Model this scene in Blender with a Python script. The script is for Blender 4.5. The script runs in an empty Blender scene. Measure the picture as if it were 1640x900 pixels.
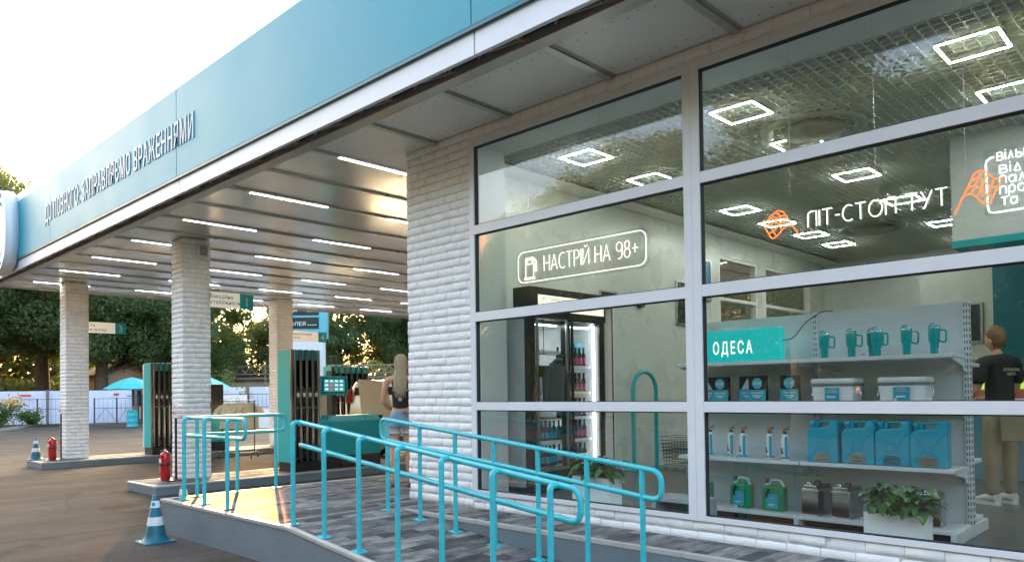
import bpy, math, random
from mathutils import Vector, Matrix
R = math.radians
C = bpy.context.scene.collection
random.seed(7)
# ------------------------------------------------------------------ camera, sky, sun, exposure
cam = bpy.data.objects.new('camera', bpy.data.cameras.new('camera')); C.objects.link(cam)
cam.data.sensor_width = 36.0; cam.data.lens = 1208 / 1640 * 36
cam.data.shift_y = (605.9 - 450) / 1640
cam.data.clip_end = 2000; cam.data.clip_start = 0.05
_y, _p, _r = R(44.105), R(1.12), R(-0.748)
_f = Vector((-math.sin(_y) * math.cos(_p), math.cos(_y) * math.cos(_p), math.sin(_p)))
_rt = Vector((math.cos(_y), math.sin(_y), 0)); _up = _rt.cross(_f)
_r2 = math.cos(_r) * _rt + math.sin(_r) * _up; _u2 = -math.sin(_r) * _rt + math.cos(_r) * _up
cam.matrix_world = Matrix(((_r2.x, _u2.x, -_f.x, 0), (_r2.y, _u2.y, -_f.y, 0), (_r2.z, _u2.z, -_f.z, 1.6), (0, 0, 0, 1)))
S = bpy.context.scene; S.camera = cam
SUN_AZ = math.atan2(0.488, -0.933); SUN_EL = R(9.5)
world = bpy.data.worlds.new('World'); S.world = world; world.use_nodes = True
wn = world.node_tree; bg = wn.nodes['Background']
sky = wn.nodes.new('ShaderNodeTexSky'); sky.sky_type = 'NISHITA'; sky.sun_disc = False
sky.sun_elevation = SUN_EL; sky.sun_rotation = math.pi / 2 - SUN_AZ
sky.air_density = 0.8; sky.dust_density = 9.0; sky.ozone_density = 0.35
wn.links.new(sky.outputs[0], bg.inputs[0]); bg.inputs[1].default_value = 0.15
sl = bpy.data.lights.new('sun', 'SUN'); sl.energy = 2.0; sl.angle = R(0.5); sl.color = (1.0, 0.42, 0.12)
sun = bpy.data.objects.new('sun', sl); C.objects.link(sun)
sd = Vector((math.cos(SUN_EL) * math.cos(SUN_AZ), math.cos(SUN_EL) * math.sin(SUN_AZ), math.sin(SUN_EL)))
sun.rotation_euler = sd.to_track_quat('Z', 'Y').to_euler()
S.view_settings.view_transform = 'Standard'; S.view_settings.look = 'None'
S.view_settings.exposure = 4.0; S.view_settings.gamma = 1.0; S.view_settings.use_curve_mapping = False
S.render.engine = 'CYCLES'
S.cycles.use_denoising = True; S.cycles.max_bounces = 9; S.cycles.transparent_max_bounces = 16
S.cycles.sample_clamp_indirect = 6; S.cycles.caustics_reflective = False; S.cycles.caustics_refractive = False

# ------------------------------------------------------------------ materials
MATS = {}
def mat(name, col, rough=0.6, metal=0.0, var=0.08, nscale=6.0, bump=0.0, bscale=60.0, emit=None, estr=0.0, coat=0.0, trans=0.0, spec=0.5, alpha=1.0):
    if name in MATS: return MATS[name]
    m = bpy.data.materials.new(name); m.use_nodes = True; nt = m.node_tree; b = nt.nodes['Principled BSDF']
    b.inputs['Roughness'].default_value = rough; b.inputs['Metallic'].default_value = metal
    b.inputs['Coat Weight'].default_value = coat; b.inputs['Specular IOR Level'].default_value = spec
    b.inputs['Transmission Weight'].default_value = trans; b.inputs['Alpha'].default_value = alpha
    c4 = (*col, 1); tc = nt.nodes.new('ShaderNodeTexCoord')
    if var > 0:
        n = nt.nodes.new('ShaderNodeTexNoise'); n.inputs['Scale'].default_value = nscale; n.inputs['Detail'].default_value = 5
        nt.links.new(tc.outputs['Object'], n.inputs['Vector'])
        r = nt.nodes.new('ShaderNodeMapRange'); r.inputs[1].default_value = 0.3; r.inputs[2].default_value = 0.7
        r.inputs[3].default_value = 1 - var; r.inputs[4].default_value = 1 + var
        nt.links.new(n.outputs['Fac'], r.inputs[0])
        v = nt.nodes.new('ShaderNodeVectorMath'); v.operation = 'SCALE'; v.inputs[0].default_value = col
        nt.links.new(r.outputs[0], v.inputs['Scale']); nt.links.new(v.outputs[0], b.inputs['Base Color'])
        rr = nt.nodes.new('ShaderNodeMapRange'); rr.inputs[3].default_value = max(0.02, rough - 0.08); rr.inputs[4].default_value = min(1, rough + 0.08)
        nt.links.new(n.outputs['Fac'], rr.inputs[0]); nt.links.new(rr.outputs[0], b.inputs['Roughness'])
    else: b.inputs['Base Color'].default_value = c4
    if bump > 0:
        n2 = nt.nodes.new('ShaderNodeTexNoise'); n2.inputs['Scale'].default_value = bscale; n2.inputs['Detail'].default_value = 4
        nt.links.new(tc.outputs['Object'], n2.inputs['Vector'])
        bp = nt.nodes.new('ShaderNodeBump'); bp.inputs['Strength'].default_value = bump; bp.inputs['Distance'].default_value = 0.01
        nt.links.new(n2.outputs['Fac'], bp.inputs['Height']); nt.links.new(bp.outputs[0], b.inputs['Normal'])
    if emit: b.inputs['Emission Color'].default_value = (*emit, 1); b.inputs['Emission Strength'].default_value = estr
    MATS[name] = m; return m

brick_m = mat('painted brick', (0.88, 0.855, 0.82), 0.75, var=0.05, nscale=9, bump=0.55, bscale=38)
mortar_m = mat('painted mortar', (0.58, 0.565, 0.54), 0.85, var=0.06, nscale=20, bump=0.4, bscale=90)
pvc_m = mat('white pvc', (0.74, 0.73, 0.74), 0.35, var=0.02)
gasket_m = mat('black gasket', (0.02, 0.02, 0.02), 0.7, var=0)
rail_m = mat('turquoise powder coat', (0.045, 0.47, 0.52), 0.40, var=0.07, nscale=12, bump=0.08, bscale=200)
def scuff(m, dark=(0.10, 0.11, 0.11), lo=0.62, hi=0.70, sc=9.0, amt=0.55):
    nt = m.node_tree; b = nt.nodes['Principled BSDF']; L = nt.links; tc = nt.nodes.new('ShaderNodeTexCoord')
    n = nt.nodes.new('ShaderNodeTexNoise'); n.inputs['Scale'].default_value = sc; n.inputs['Detail'].default_value = 9; n.inputs['Roughness'].default_value = 0.72; L.new(tc.outputs['Object'], n.inputs['Vector'])
    r = nt.nodes.new('ShaderNodeMapRange'); r.inputs[1].default_value = lo; r.inputs[2].default_value = hi; r.inputs[4].default_value = amt; L.new(n.outputs['Fac'], r.inputs[0])
    mx = nt.nodes.new('ShaderNodeMix'); mx.data_type = 'RGBA'; mx.inputs[7].default_value = (*dark, 1); L.new(r.outputs[0], mx.inputs[0])
    src = b.inputs['Base Color'].links[0].from_socket; L.new(src, mx.inputs[6]); L.new(mx.outputs[2], b.inputs['Base Color'])
teal_m = mat('turquoise sheet', (0.03, 0.305, 0.395), 0.46, var=0.06, nscale=1.1, spec=0.30, bump=0.25, bscale=1.6)
tealp_m = mat('turquoise panel', (0.012, 0.38, 0.42), 0.32, var=0.04)
dteal_m = mat('dark teal', (0.003, 0.15, 0.20), 0.5, var=0.05)
white_m = mat('white plastic', (0.78, 0.78, 0.78), 0.4, var=0.02)
wsheet_m = mat('white sheet metal', (0.70, 0.71, 0.74), 0.4, var=0.03, nscale=2)
black_m = mat('black plastic', (0.015, 0.015, 0.016), 0.3, var=0.1)
blackg_m = mat('black gloss', (0.012, 0.012, 0.013), 0.06, var=0)
dark_m = mat('dark void', (0.02, 0.02, 0.02), 0.9, var=0.2)
chrome_m = mat('polished steel', (0.30, 0.325, 0.33), 0.07, 1.0, var=0.02)
steel_m = mat('brushed steel', (0.55, 0.54, 0.52), 0.3, 1.0, var=0.05, nscale=20)
tin_m = mat('tin', (0.42, 0.42, 0.40), 0.16, 1.0, var=0.08, nscale=8)
alu_m = mat('aluminium trim', (0.62, 0.60, 0.56), 0.35, 0.8, var=0.05)
nosing_m = mat('deck nosing', (0.46, 0.43, 0.39), 0.6, 0.0, var=0.08, nscale=14)
beam_m = mat('beam steel', (0.42, 0.40, 0.37), 0.33, 0.7, var=0.08, nscale=3)
rib_m = mat('soffit rib', (0.52, 0.54, 0.51), 0.3, 0.8, var=0.05)
greyp_m = mat('blue grey panel', (0.17, 0.205, 0.225), 0.38, var=0.07, nscale=3, bump=0.05)
truss_m = mat('truss paint', (0.30, 0.28, 0.25), 0.6, var=0.15)
cream_glow_m = mat('cream sign glow', (0.88, 0.85, 0.74), 0.45, var=0.02, emit=(1.0, 0.95, 0.82), estr=0.018)  # faint emission added to brighten the panels, no lamp behind them
ink_m = mat('dark ink', (0.03, 0.05, 0.05), 0.5, var=0)
red_m = mat('extinguisher red', (0.48, 0.012, 0.014), 0.22, var=0.05, coat=0.4)
label_m = mat('paper label', (0.75, 0.72, 0.68), 0.6, var=0.04)
redink_m = mat('red print', (0.6, 0.05, 0.04), 0.5, var=0.05)
cone_m = mat('cone teal', (0.004, 0.115, 0.155), 0.5, var=0.12, nscale=20, bump=0.1)
coneb_m = mat('cone band', (0.72, 0.72, 0.72), 0.45, var=0.06, nscale=25)
shelf_m = mat('shelf steel', (0.70, 0.73, 0.74), 0.38, var=0.02)
skin_m = mat('skin', (0.62, 0.33, 0.205), 0.5, var=0.05, nscale=15)
hair_m = mat('blond hair', (0.50, 0.40, 0.25), 0.55, var=0.3, nscale=60, bump=0.5, bscale=90)
hairs_m = mat('short hair', (0.17, 0.10, 0.045), 0.6, var=0.3, nscale=60, bump=0.6, bscale=120)
denim_m = mat('denim', (0.20, 0.32, 0.42), 0.85, var=0.18, nscale=14, bump=0.3, bscale=300)
bcloth_m = mat('black cloth', (0.018, 0.02, 0.022), 0.85, var=0.15, bump=0.2)
khaki_m = mat('khaki', (0.30, 0.26, 0.17), 0.85, var=0.1, bump=0.2)
shoe_m = mat('shoe', (0.65, 0.65, 0.62), 0.6, var=0.05)
sole_m = mat('sandal', (0.06, 0.04, 0.03), 0.7, var=0.1)
van_m = mat('van paint', (0.74, 0.68, 0.54), 0.22, var=0.03, coat=0.5)
tail_m = mat('tail lamp', (0.45, 0.01, 0.01), 0.15, var=0)
lamp_m = mat('led tube', (1, 1, 1), 0.4, var=0, emit=(1.0, 0.97, 0.90), estr=1.6)
sq_m = mat('led square', (1, 1, 1), 0.4, var=0, emit=(0.98, 1.0, 0.94), estr=7.5)
neon_m = mat('neon white', (1, 1, 1), 0.4, var=0, emit=(1.0, 0.93, 0.93), estr=0.20)
neonw_m = mat('neon warm', (1, 1, 1), 0.4, var=0, emit=(1.0, 0.80, 0.68), estr=0.15)
neono_m = mat('neon orange', (1, .3, .1), 0.4, var=0, emit=(1.0, 0.15, 0.02), estr=0.13)
lbox_m = mat('lightbox teal', (0.0, 0.33, 0.33), 0.4, var=0.0, emit=(0.0, 0.36, 0.35), estr=0.055)
lboxt_m = mat('lightbox letters', (0.9, 0.88, 0.7), 0.4, var=0, emit=(1.0, 0.93, 0.72), estr=0.088)
fhead_m = mat('fridge lightbox', (0.8, 0.75, 0.6), 0.4, var=0, emit=(1.0, 0.90, 0.70), estr=0.066)
fled_m = mat('fridge led', (1, 1, 1), 0.4, var=0, emit=(0.95, 0.97, 1.0), estr=1.3)
screen_m = mat('screen', (0.02, 0.2, 0.22), 0.1, var=0, emit=(0.02, 0.30, 0.33), estr=0.055)
icon_m = mat('screen icon', (0.6, 0.7, 0.72), 0.3, var=0, emit=(0.6, 0.75, 0.8), estr=0.050)
iconr_m = mat('screen icon red', (0.6, 0.1, 0.1), 0.3, var=0, emit=(0.6, 0.05, 0.05), estr=0.055)
wall_m = mat('interior wall', (0.60, 0.635, 0.585), 0.28, var=0.02, nscale=1.5)
ceil_m = mat('plenum', (0.035, 0.042, 0.038), 0.9, var=0.1)
grid_m = mat('ceiling grid', (0.66, 0.72, 0.66), 0.5, var=0.02)
gyps_m = mat('gypsum', (0.56, 0.61, 0.60), 0.7, var=0.02)
leaf_s = mat('potted leaf', (0.045, 0.13, 0.03), 0.35, var=0.35, nscale=9)
can_m = mat('can blue', (0.0, 0.36, 0.50), 0.35, var=0.04, coat=0.1)
mug_m = mat('mug teal', (0.0, 0.36, 0.36), 0.4, var=0.03)
blue_m = mat('blue label', (0.02, 0.35, 0.48), 0.45, var=0.03)
pink_m = mat('pink label', (0.50, 0.06, 0.22), 0.45, var=0.03)
green_m = mat('green fluid', (0.0, 0.26, 0.09), 0.2, var=0.05)
olive_m = mat('olive glass', (0.10, 0.11, 0.02), 0.15, var=0.05)
bottle_m = mat('bottle glass', (0.02, 0.012, 0.008), 0.08, var=0)
yellow_m = mat('yellow plastic', (0.7, 0.5, 0.05), 0.5, var=0.05)
soil_m = mat('soil', (0.05, 0.035, 0.025), 0.9, var=0.2)
rust_m = mat('rusty steel', (0.22, 0.11, 0.06), 0.8, var=0.35, nscale=7)
fencem_m = mat('fence wire', (0.03, 0.035, 0.05), 0.5, var=0.1)
hoard_m = mat('hoarding sheet', (0.60, 0.64, 0.74), 0.5, var=0.05, nscale=1.5)
stone_m = mat('old plaster', (0.40, 0.33, 0.24), 0.9, var=0.3, nscale=1.2, bump=0.4, bscale=6)
stone2_m = mat('peach plaster', (0.55, 0.38, 0.26), 0.9, var=0.12, nscale=0.7, bump=0.3, bscale=5)
roofm_m = mat('old roof', (0.13, 0.10, 0.08), 0.9, var=0.2, nscale=2)
bark_m = mat('bark', (0.10, 0.08, 0.06), 0.95, var=0.35, nscale=6, bump=0.9, bscale=12)
shirt_m = mat('cream cotton', (0.86, 0.80, 0.60), 0.9, var=0.06, bump=0.2)
hood_m = mat('grey cotton', (0.07, 0.075, 0.075), 0.95, var=0.15, bump=0.3)
grass_m = mat('weed', (0.07, 0.11, 0.03), 0.9, var=0.4, nscale=3)
winglass_m = mat('dark window', (0.03, 0.035, 0.04), 0.08, var=0)
posterb_m = mat('blue poster', (0.01, 0.22, 0.42), 0.35, var=0.15, nscale=3)

scuff(rail_m, (0.03, 0.22, 0.26), 0.60, 0.66, 14, 0.6); scuff(greyp_m, (0.10, 0.11, 0.11), 0.56, 0.74, 2.2, 0.5); scuff(red_m, (0.12, 0.02, 0.02), 0.60, 0.68, 12, 0.5); scuff(cone_m, (0.05, 0.08, 0.08), 0.58, 0.70, 14, 0.5); scuff(coneb_m, (0.35, 0.36, 0.34), 0.52, 0.70, 12, 0.7); scuff(nosing_m, (0.22, 0.20, 0.17), 0.52, 0.68, 7, 0.6)
def glass_mat(name, tint=(0.88, 0.93, 0.91), base=0.095):
    m = bpy.data.materials.new(name); m.use_nodes = True; nt = m.node_tree; nt.nodes.remove(nt.nodes['Principled BSDF'])
    out = nt.nodes['Material Output']
    t = nt.nodes.new('ShaderNodeBsdfTransparent'); t.inputs[0].default_value = (*tint, 1)
    g = nt.nodes.new('ShaderNodeBsdfGlossy'); g.inputs['Roughness'].default_value = 0.0; g.inputs[0].default_value = (1, 1, 1, 1)
    geo = nt.nodes.new('ShaderNodeNewGeometry'); d = nt.nodes.new('ShaderNodeVectorMath'); d.operation = 'DOT_PRODUCT'
    nt.links.new(geo.outputs['Incoming'], d.inputs[0]); nt.links.new(geo.outputs['Normal'], d.inputs[1])
    def M(op, a, b=None):
        n = nt.nodes.new('ShaderNodeMath'); n.operation = op
        for i, v in enumerate((a, b)):
            if v is None: continue
            if isinstance(v, (int, float)): n.inputs[i].default_value = v
            else: nt.links.new(v, n.inputs[i])
        return n.outputs[0]
    a = M('ABSOLUTE', d.outputs['Value']); s = M('SUBTRACT', 1.0, a); p = M('POWER', s, 4.0)
    f = M('ADD', base, M('MULTIPLY', 1 - base, p))
    mx = nt.nodes.new('ShaderNodeMixShader'); nt.links.new(f, mx.inputs[0]); nt.links.new(t.outputs[0], mx.inputs[1]); nt.links.new(g.outputs[0], mx.inputs[2])
    nt.links.new(mx.outputs[0], out.inputs[0]); MATS[name] = m; return m
glass_m = glass_mat('window glass'); fglass_m = glass_mat('fridge glass', (0.9, 0.93, 0.92), 0.06)
acry_m = glass_mat('acrylic', (0.93, 0.95, 0.95), 0.05); dome_m = glass_mat('dome glass', (0.85, 0.9, 0.7), 0.08)

def leaf_mat(name, c1, c2, tr=(0.24, 0.28, 0.045), tmix=0.32):
    m = bpy.data.materials.new(name); m.use_nodes = True; nt = m.node_tree; nt.nodes.remove(nt.nodes['Principled BSDF'])
    out = nt.nodes['Material Output']; geo = nt.nodes.new('ShaderNodeNewGeometry')
    mixc = nt.nodes.new('ShaderNodeMix'); mixc.data_type = 'RGBA'; mixc.inputs[6].default_value = (*c1, 1); mixc.inputs[7].default_value = (*c2, 1)
    nt.links.new(geo.outputs['Random Per Island'], mixc.inputs[0])
    d = nt.nodes.new('ShaderNodeBsdfPrincipled'); d.inputs['Roughness'].default_value = 0.55; nt.links.new(mixc.outputs[2], d.inputs['Base Color'])
    t = nt.nodes.new('ShaderNodeBsdfTranslucent'); t.inputs[0].default_value = (*tr, 1)
    mx = nt.nodes.new('ShaderNodeMixShader'); mx.inputs[0].default_value = tmix
    nt.links.new(d.outputs[0], mx.inputs[1]); nt.links.new(t.outputs[0], mx.inputs[2]); nt.links.new(mx.outputs[0], out.inputs[0]); MATS[name] = m; return m
leafA = leaf_mat('leaf dark', (0.032, 0.068, 0.020), (0.105, 0.165, 0.05))
leafB = leaf_mat('leaf light', (0.055, 0.10, 0.028), (0.13, 0.20, 0.055))
leafG = leaf_mat('leaf blue green', (0.035, 0.10, 0.06), (0.06, 0.16, 0.08), (0.12, 0.25, 0.06), 0.25)
leafY = leaf_mat('leaf vine', (0.12, 0.18, 0.035), (0.22, 0.27, 0.05), (0.5, 0.5, 0.06), 0.4)

def paver_mat():
    m = bpy.data.materials.new('paver tiles'); m.use_nodes = True; nt = m.node_tree; b = nt.nodes['Principled BSDF']
    tc = nt.nodes.new('ShaderNodeTexCoord'); mp = nt.nodes.new('ShaderNodeMapping'); mp.inputs['Rotation'].default_value = (0, 0, math.pi / 2)
    nt.links.new(tc.outputs['Object'], mp.inputs[0])
    br = nt.nodes.new('ShaderNodeTexBrick'); nt.links.new(mp.outputs[0], br.inputs[0])
    br.inputs['Color1'].default_value = (0.06, 0.06, 0.06, 1); br.inputs['Color2'].default_value = (0.26, 0.255, 0.245, 1); br.inputs['Mortar'].default_value = (0.075, 0.075, 0.07, 1)
    br.inputs['Scale'].default_value = 1.0; br.inputs['Mortar Size'].default_value = 0.003; br.inputs['Brick Width'].default_value = 0.42; br.inputs['Row Height'].default_value = 0.118
    br.inputs['Mortar Smooth'].default_value = 0.4; br.offset = 0.37; br.offset_frequency = 2
    n = nt.nodes.new('ShaderNodeTexNoise'); n.inputs['Scale'].default_value = 5; n.inputs['Detail'].default_value = 8; n.inputs['Roughness'].default_value = 0.65
    mp2 = nt.nodes.new('ShaderNodeMapping'); mp2.inputs['Scale'].default_value = (2.2, 0.8, 1); nt.links.new(tc.outputs['Object'], mp2.inputs[0]); nt.links.new(mp2.outputs[0], n.inputs['Vector'])
    r = nt.nodes.new('ShaderNodeMapRange'); r.inputs[1].default_value = 0.33; r.inputs[2].default_value = 0.68; r.inputs[3].default_value = 0.5; r.inputs[4].default_value = 1.5
    nt.links.new(n.outputs['Fac'], r.inputs[0]); v = nt.nodes.new('ShaderNodeVectorMath'); v.operation = 'SCALE'
    nt.links.new(br.outputs['Color'], v.inputs[0]); nt.links.new(r.outputs[0], v.inputs['Scale']); nt.links.new(v.outputs[0], b.inputs['Base Color'])
    b.inputs['Roughness'].default_value = 0.80
    b.inputs['Specular IOR Level'].default_value = 0.12
    n3 = nt.nodes.new('ShaderNodeTexNoise'); n3.inputs['Scale'].default_value = 90; nt.links.new(tc.outputs['Object'], n3.inputs['Vector'])
    mm = nt.nodes.new('ShaderNodeMath'); mm.operation = 'MULTIPLY_ADD'; nt.links.new(br.outputs['Fac'], mm.inputs[0]); mm.inputs[1].default_value = -2.0; nt.links.new(n3.outputs['Fac'], mm.inputs[2])
    bp = nt.nodes.new('ShaderNodeBump'); bp.inputs['Strength'].default_value = 0.5; bp.inputs['Distance'].default_value = 0.004; nt.links.new(mm.outputs[0], bp.inputs['Height']); nt.links.new(bp.outputs[0], b.inputs['Normal'])
    MATS['paver'] = m; return m
paver_m = paver_mat()

def asphalt_mat():
    m = bpy.data.materials.new('asphalt'); m.use_nodes = True; nt = m.node_tree; b = nt.nodes['Principled BSDF']
    tc = nt.nodes.new('ShaderNodeTexCoord'); L = nt.links
    def noise(sc, det=6, ro=0.6, sx=None):
        n = nt.nodes.new('ShaderNodeTexNoise'); n.inputs['Scale'].default_value = sc; n.inputs['Detail'].default_value = det; n.inputs['Roughness'].default_value = ro
        if sx:
            mp = nt.nodes.new('ShaderNodeMapping'); mp.inputs['Scale'].default_value = sx; L.new(tc.outputs['Object'], mp.inputs[0]); L.new(mp.outputs[0], n.inputs['Vector'])
        else: L.new(tc.outputs['Object'], n.inputs['Vector'])
        return n.outputs['Fac']
    def ramp(x, a, b_, c, d):
        r = nt.nodes.new('ShaderNodeMapRange'); L.new(x, r.inputs[0])
        for i, v in zip((1, 2, 3, 4), (a, b_, c, d)): r.inputs[i].default_value = v
        return r.outputs[0]
    def mul(a, b_):
        n = nt.nodes.new('ShaderNodeMath'); n.operation = 'MULTIPLY'; L.new(a, n.inputs[0]); L.new(b_, n.inputs[1]); return n.outputs[0]
    big = ramp(noise(0.35, 5, 0.6), 0.35, 0.65, 0.84, 1.12); mid = ramp(noise(1.6, 6, 0.7, (1, 0.35, 1)), 0.35, 0.65, 0.82, 1.15)
    fine = ramp(noise(55, 3, 0.7), 0.3, 0.7, 0.6, 1.4)
    vo = nt.nodes.new('ShaderNodeTexVoronoi'); vo.feature = 'DISTANCE_TO_EDGE'; vo.inputs['Scale'].default_value = 0.33
    ns = nt.nodes.new('ShaderNodeTexNoise'); ns.inputs['Scale'].default_value = 1.2; ns.inputs['Detail'].default_value = 6; L.new(tc.outputs['Object'], ns.inputs['Vector'])
    mx = nt.nodes.new('ShaderNodeMix'); mx.data_type = 'RGBA'; mx.inputs[0].default_value = 0.22; L.new(tc.outputs['Object'], mx.inputs[6]); L.new(ns.outputs['Color'], mx.inputs[7]); L.new(mx.outputs[2], vo.inputs['Vector'])
    crack = ramp(vo.outputs['Distance'], 0.0, 0.006, 0.75, 1.0)
    spots = ramp(noise(0.9, 3, 0.5), 0.60, 0.68, 1.0, 0.62); pale = ramp(noise(2.3, 8, 0.75, (0.5, 1.4, 1)), 0.56, 0.70, 1.0, 1.35); track = ramp(noise(0.7, 2, 0.4, (3.2, 0.12, 1)), 0.55, 0.66, 1.0, 0.80)
    f = mul(mul(mul(mul(mul(mul(big, mid), fine), crack), spots), pale), track)
    v = nt.nodes.new('ShaderNodeVectorMath'); v.operation = 'SCALE'; v.inputs[0].default_value = (0.084, 0.0735, 0.063); L.new(f, v.inputs['Scale']); L.new(v.outputs[0], b.inputs['Base Color'])
    b.inputs['Roughness'].default_value = 0.97; b.inputs['Specular IOR Level'].default_value = 0.12
    bp = nt.nodes.new('ShaderNodeBump'); bp.inputs['Strength'].default_value = 0.8; bp.inputs['Distance'].default_value = 0.006; L.new(fine, bp.inputs['Height']); L.new(bp.outputs[0], b.inputs['Normal'])
    return m
asphalt_m = asphalt_mat()
dirt_m = mat('dirt', (0.13, 0.10, 0.07), 0.95, var=0.35, nscale=1.5, bump=0.6, bscale=20)
floor_m = mat('shop floor', (0.10, 0.105, 0.10), 0.3, var=0.25, nscale=1.2)
soff_m = mat('canopy soffit sheet', (0.84, 0.85, 0.82), 0.20, 0.42, var=0.06, nscale=1.3)
softm_m = mat('shop soffit sheet', (0.74, 0.75, 0.71), 0.38, 0.15, var=0.06, nscale=1.2)

# ------------------------------------------------------------------ mesh builder
class MB:
    def __init__(s): s.v = []; s.f = []; s.m = []; s.sm = []
    def add(s, vs, fs, m=0, smooth=False):
        o = len(s.v); s.v += [tuple(v) for v in vs]
        for f in fs: s.f.append([i + o for i in f]); s.m.append(m); s.sm.append(smooth)
        return s
    def box(s, x0, y0, z0, x1, y1, z1, m=0):
        x0, x1 = sorted((x0, x1)); y0, y1 = sorted((y0, y1)); z0, z1 = sorted((z0, z1))
        return s.add([(x0, y0, z0), (x1, y0, z0), (x1, y1, z0), (x0, y1, z0), (x0, y0, z1), (x1, y0, z1), (x1, y1, z1), (x0, y1, z1)],
              [(3, 2, 1, 0), (4, 5, 6, 7), (0, 1, 5, 4), (1, 2, 6, 5), (2, 3, 7, 6), (3, 0, 4, 7)], m)
    def bar(s, p0, p1, w, h=None, m=0):
        p0 = Vector(p0); p1 = Vector(p1); d = (p1 - p0).normalized(); h = h or w
        a = Vector((0, 0, 1)) if abs(d.z) < 0.95 else Vector((1, 0, 0)); u = d.cross(a).normalized() * (w / 2); v = d.cross(u).normalized() * (h / 2)
        vs = [p + su * u + sv * v for p in (p0, p1) for su, sv in ((-1, -1), (1, -1), (1, 1), (-1, 1))]
        return s.add(vs, [(0, 1, 2, 3), (7, 6, 5, 4), (0, 4, 5, 1), (1, 5, 6, 2), (2, 6, 7, 3), (3, 7, 4, 0)], m)
    def tube(s, pts, r, n=8, m=0, closed=False, smooth=True):
        pts = [Vector(p) for p in pts]; N = len(pts); rr = r if isinstance(r, (list, tuple)) else [r] * N
        vs = []; prev = None
        for i, p in enumerate(pts):
            if closed: d = pts[(i + 1) % N] - pts[i - 1]
            else: d = pts[min(i + 1, N - 1)] - pts[max(i - 1, 0)]
            d = d.normalized() if d.length > 1e-9 else Vector((0, 0, 1))
            if prev is None: a = Vector((0, 0, 1)) if abs(d.z) < 0.9 else Vector((1, 0, 0)); u = d.cross(a).normalized()
            else: u = (prev - d * prev.dot(d)); u = u.normalized() if u.length > 1e-6 else d.orthogonal().normalized()
            prev = u; w = d.cross(u)
            for k in range(n): t = 2 * math.pi * k / n; vs.append(p + (u * math.cos(t) + w * math.sin(t)) * rr[i])
        fs = []
        for i in range(N if closed else N - 1):
            j = (i + 1) % N
            for k in range(n): fs.append((i * n + k, i * n + (k + 1) % n, j * n + (k + 1) % n, j * n + k))
        s.add(vs, fs, m, smooth)
        if not closed: s.add(vs[:n], [tuple(range(n))[::-1]], m); s.add(vs[-n:], [tuple(range(n))], m)
        return s
    def cyl(s, p0, p1, r0, r1=None, n=16, m=0): return s.tube([p0, p1], [r0, r1 if r1 is not None else r0], n, m)
    def lathe(s, c, prof, n=20, m=0, smooth=True):
        cx, cy, cz = c; vs = []; fs = []
        for r, z in prof:
            for k in range(n): t = 2 * math.pi * k / n; vs.append((cx + r * math.cos(t), cy + r * math.sin(t), cz + z))
        for i in range(len(prof) - 1):
            for k in range(n): fs.append((i * n + k, i * n + (k + 1) % n, (i + 1) * n + (k + 1) % n, (i + 1) * n + k))
        s.add(vs, fs, m, smooth); s.add(vs[:n], [tuple(range(n))[::-1]], m); s.add(vs[-n:], [tuple(range(n))], m); return s
    def prism(s, pts, fn, d0, d1, m=0):   # pts 2d outline, fn(u,v,d) -> xyz
        n = len(pts); vs = [fn(u, v, d) for d in (d0, d1) for u, v in pts]
        return s.add(vs, [tuple(range(n))[::-1], tuple(range(n, 2 * n))] + [(i, (i + 1) % n, n + (i + 1) % n, n + i) for i in range(n)], m)
    def text(s, body, org, u, v, h, width=None, ext=0.0, m=0, center=False, space=1.0, bold=0.0):
        vs, fs = text_geo(body, ext, space, bold)
        x0 = min(p[0] for p in vs); x1 = max(p[0] for p in vs); sc = h / 0.728; sx = width / (x1 - x0) if width else sc
        off = -(x1 - x0) / 2 if center else 0
        u = Vector(u).normalized(); v = Vector(v).normalized(); n = u.cross(v); o = Vector(org)
        return s.add([o + u * ((p[0] - x0 + off) * sx) + v * (p[1] * sc) + n * (p[2]) for p in vs], fs, m)
    def build(s, name, mats, parent=None, local=False, bevel=0.0, origin=None, segs=2):
        if not isinstance(mats, (list, tuple)): mats = [mats]
        if parent is not None: off = Vector((0, 0, 0)) if local else Vector(ORG[parent.name])
        else: off = Vector(origin) if origin else Vector((0, 0, 0))
        me = bpy.data.meshes.new(name); me.from_pydata([tuple(Vector(v) - off) for v in s.v] if off.length > 0 else s.v, [], s.f)
        for mt in mats: me.materials.append(mt)
        me.polygons.foreach_set('material_index', s.m); me.polygons.foreach_set('use_smooth', s.sm); me.update()
        o = bpy.data.objects.new(name, me); C.objects.link(o)
        if parent is not None: o.parent = parent; ORG[o.name] = ORG[parent.name]
        else: o.location = off; ORG[o.name] = tuple(off)
        if bevel > 0:
            b = o.modifiers.new('bevel', 'BEVEL'); b.width = bevel; b.segments = segs; b.limit_method = 'ANGLE'; b.angle_limit = R(50); b.harden_normals = False
        return o
ORG = {}; _TXT = {}
def text_geo(body, ext, space=1.0, bold=0.0):
    k = (body, round(ext, 4), space, bold)
    if k in _TXT: return _TXT[k]
    c = bpy.data.curves.new('t', 'FONT'); c.body = body; c.extrude = ext; c.resolution_u = 3; c.space_character = space; c.offset = bold
    o = bpy.data.objects.new('t', c); C.objects.link(o); bpy.context.view_layer.update()
    me = bpy.data.meshes.new_from_object(o.evaluated_get(bpy.context.evaluated_depsgraph_get()))
    r = ([tuple(v.co) for v in me.vertices], [tuple(p.vertices) for p in me.polygons])
    bpy.data.objects.remove(o); bpy.data.curves.remove(c); bpy.data.meshes.remove(me); _TXT[k] = r; return r
def tag(o, label, cat, group=None):
    o['label'] = label; o['category'] = cat
    if group: o['group'] = group
    return o
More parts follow.
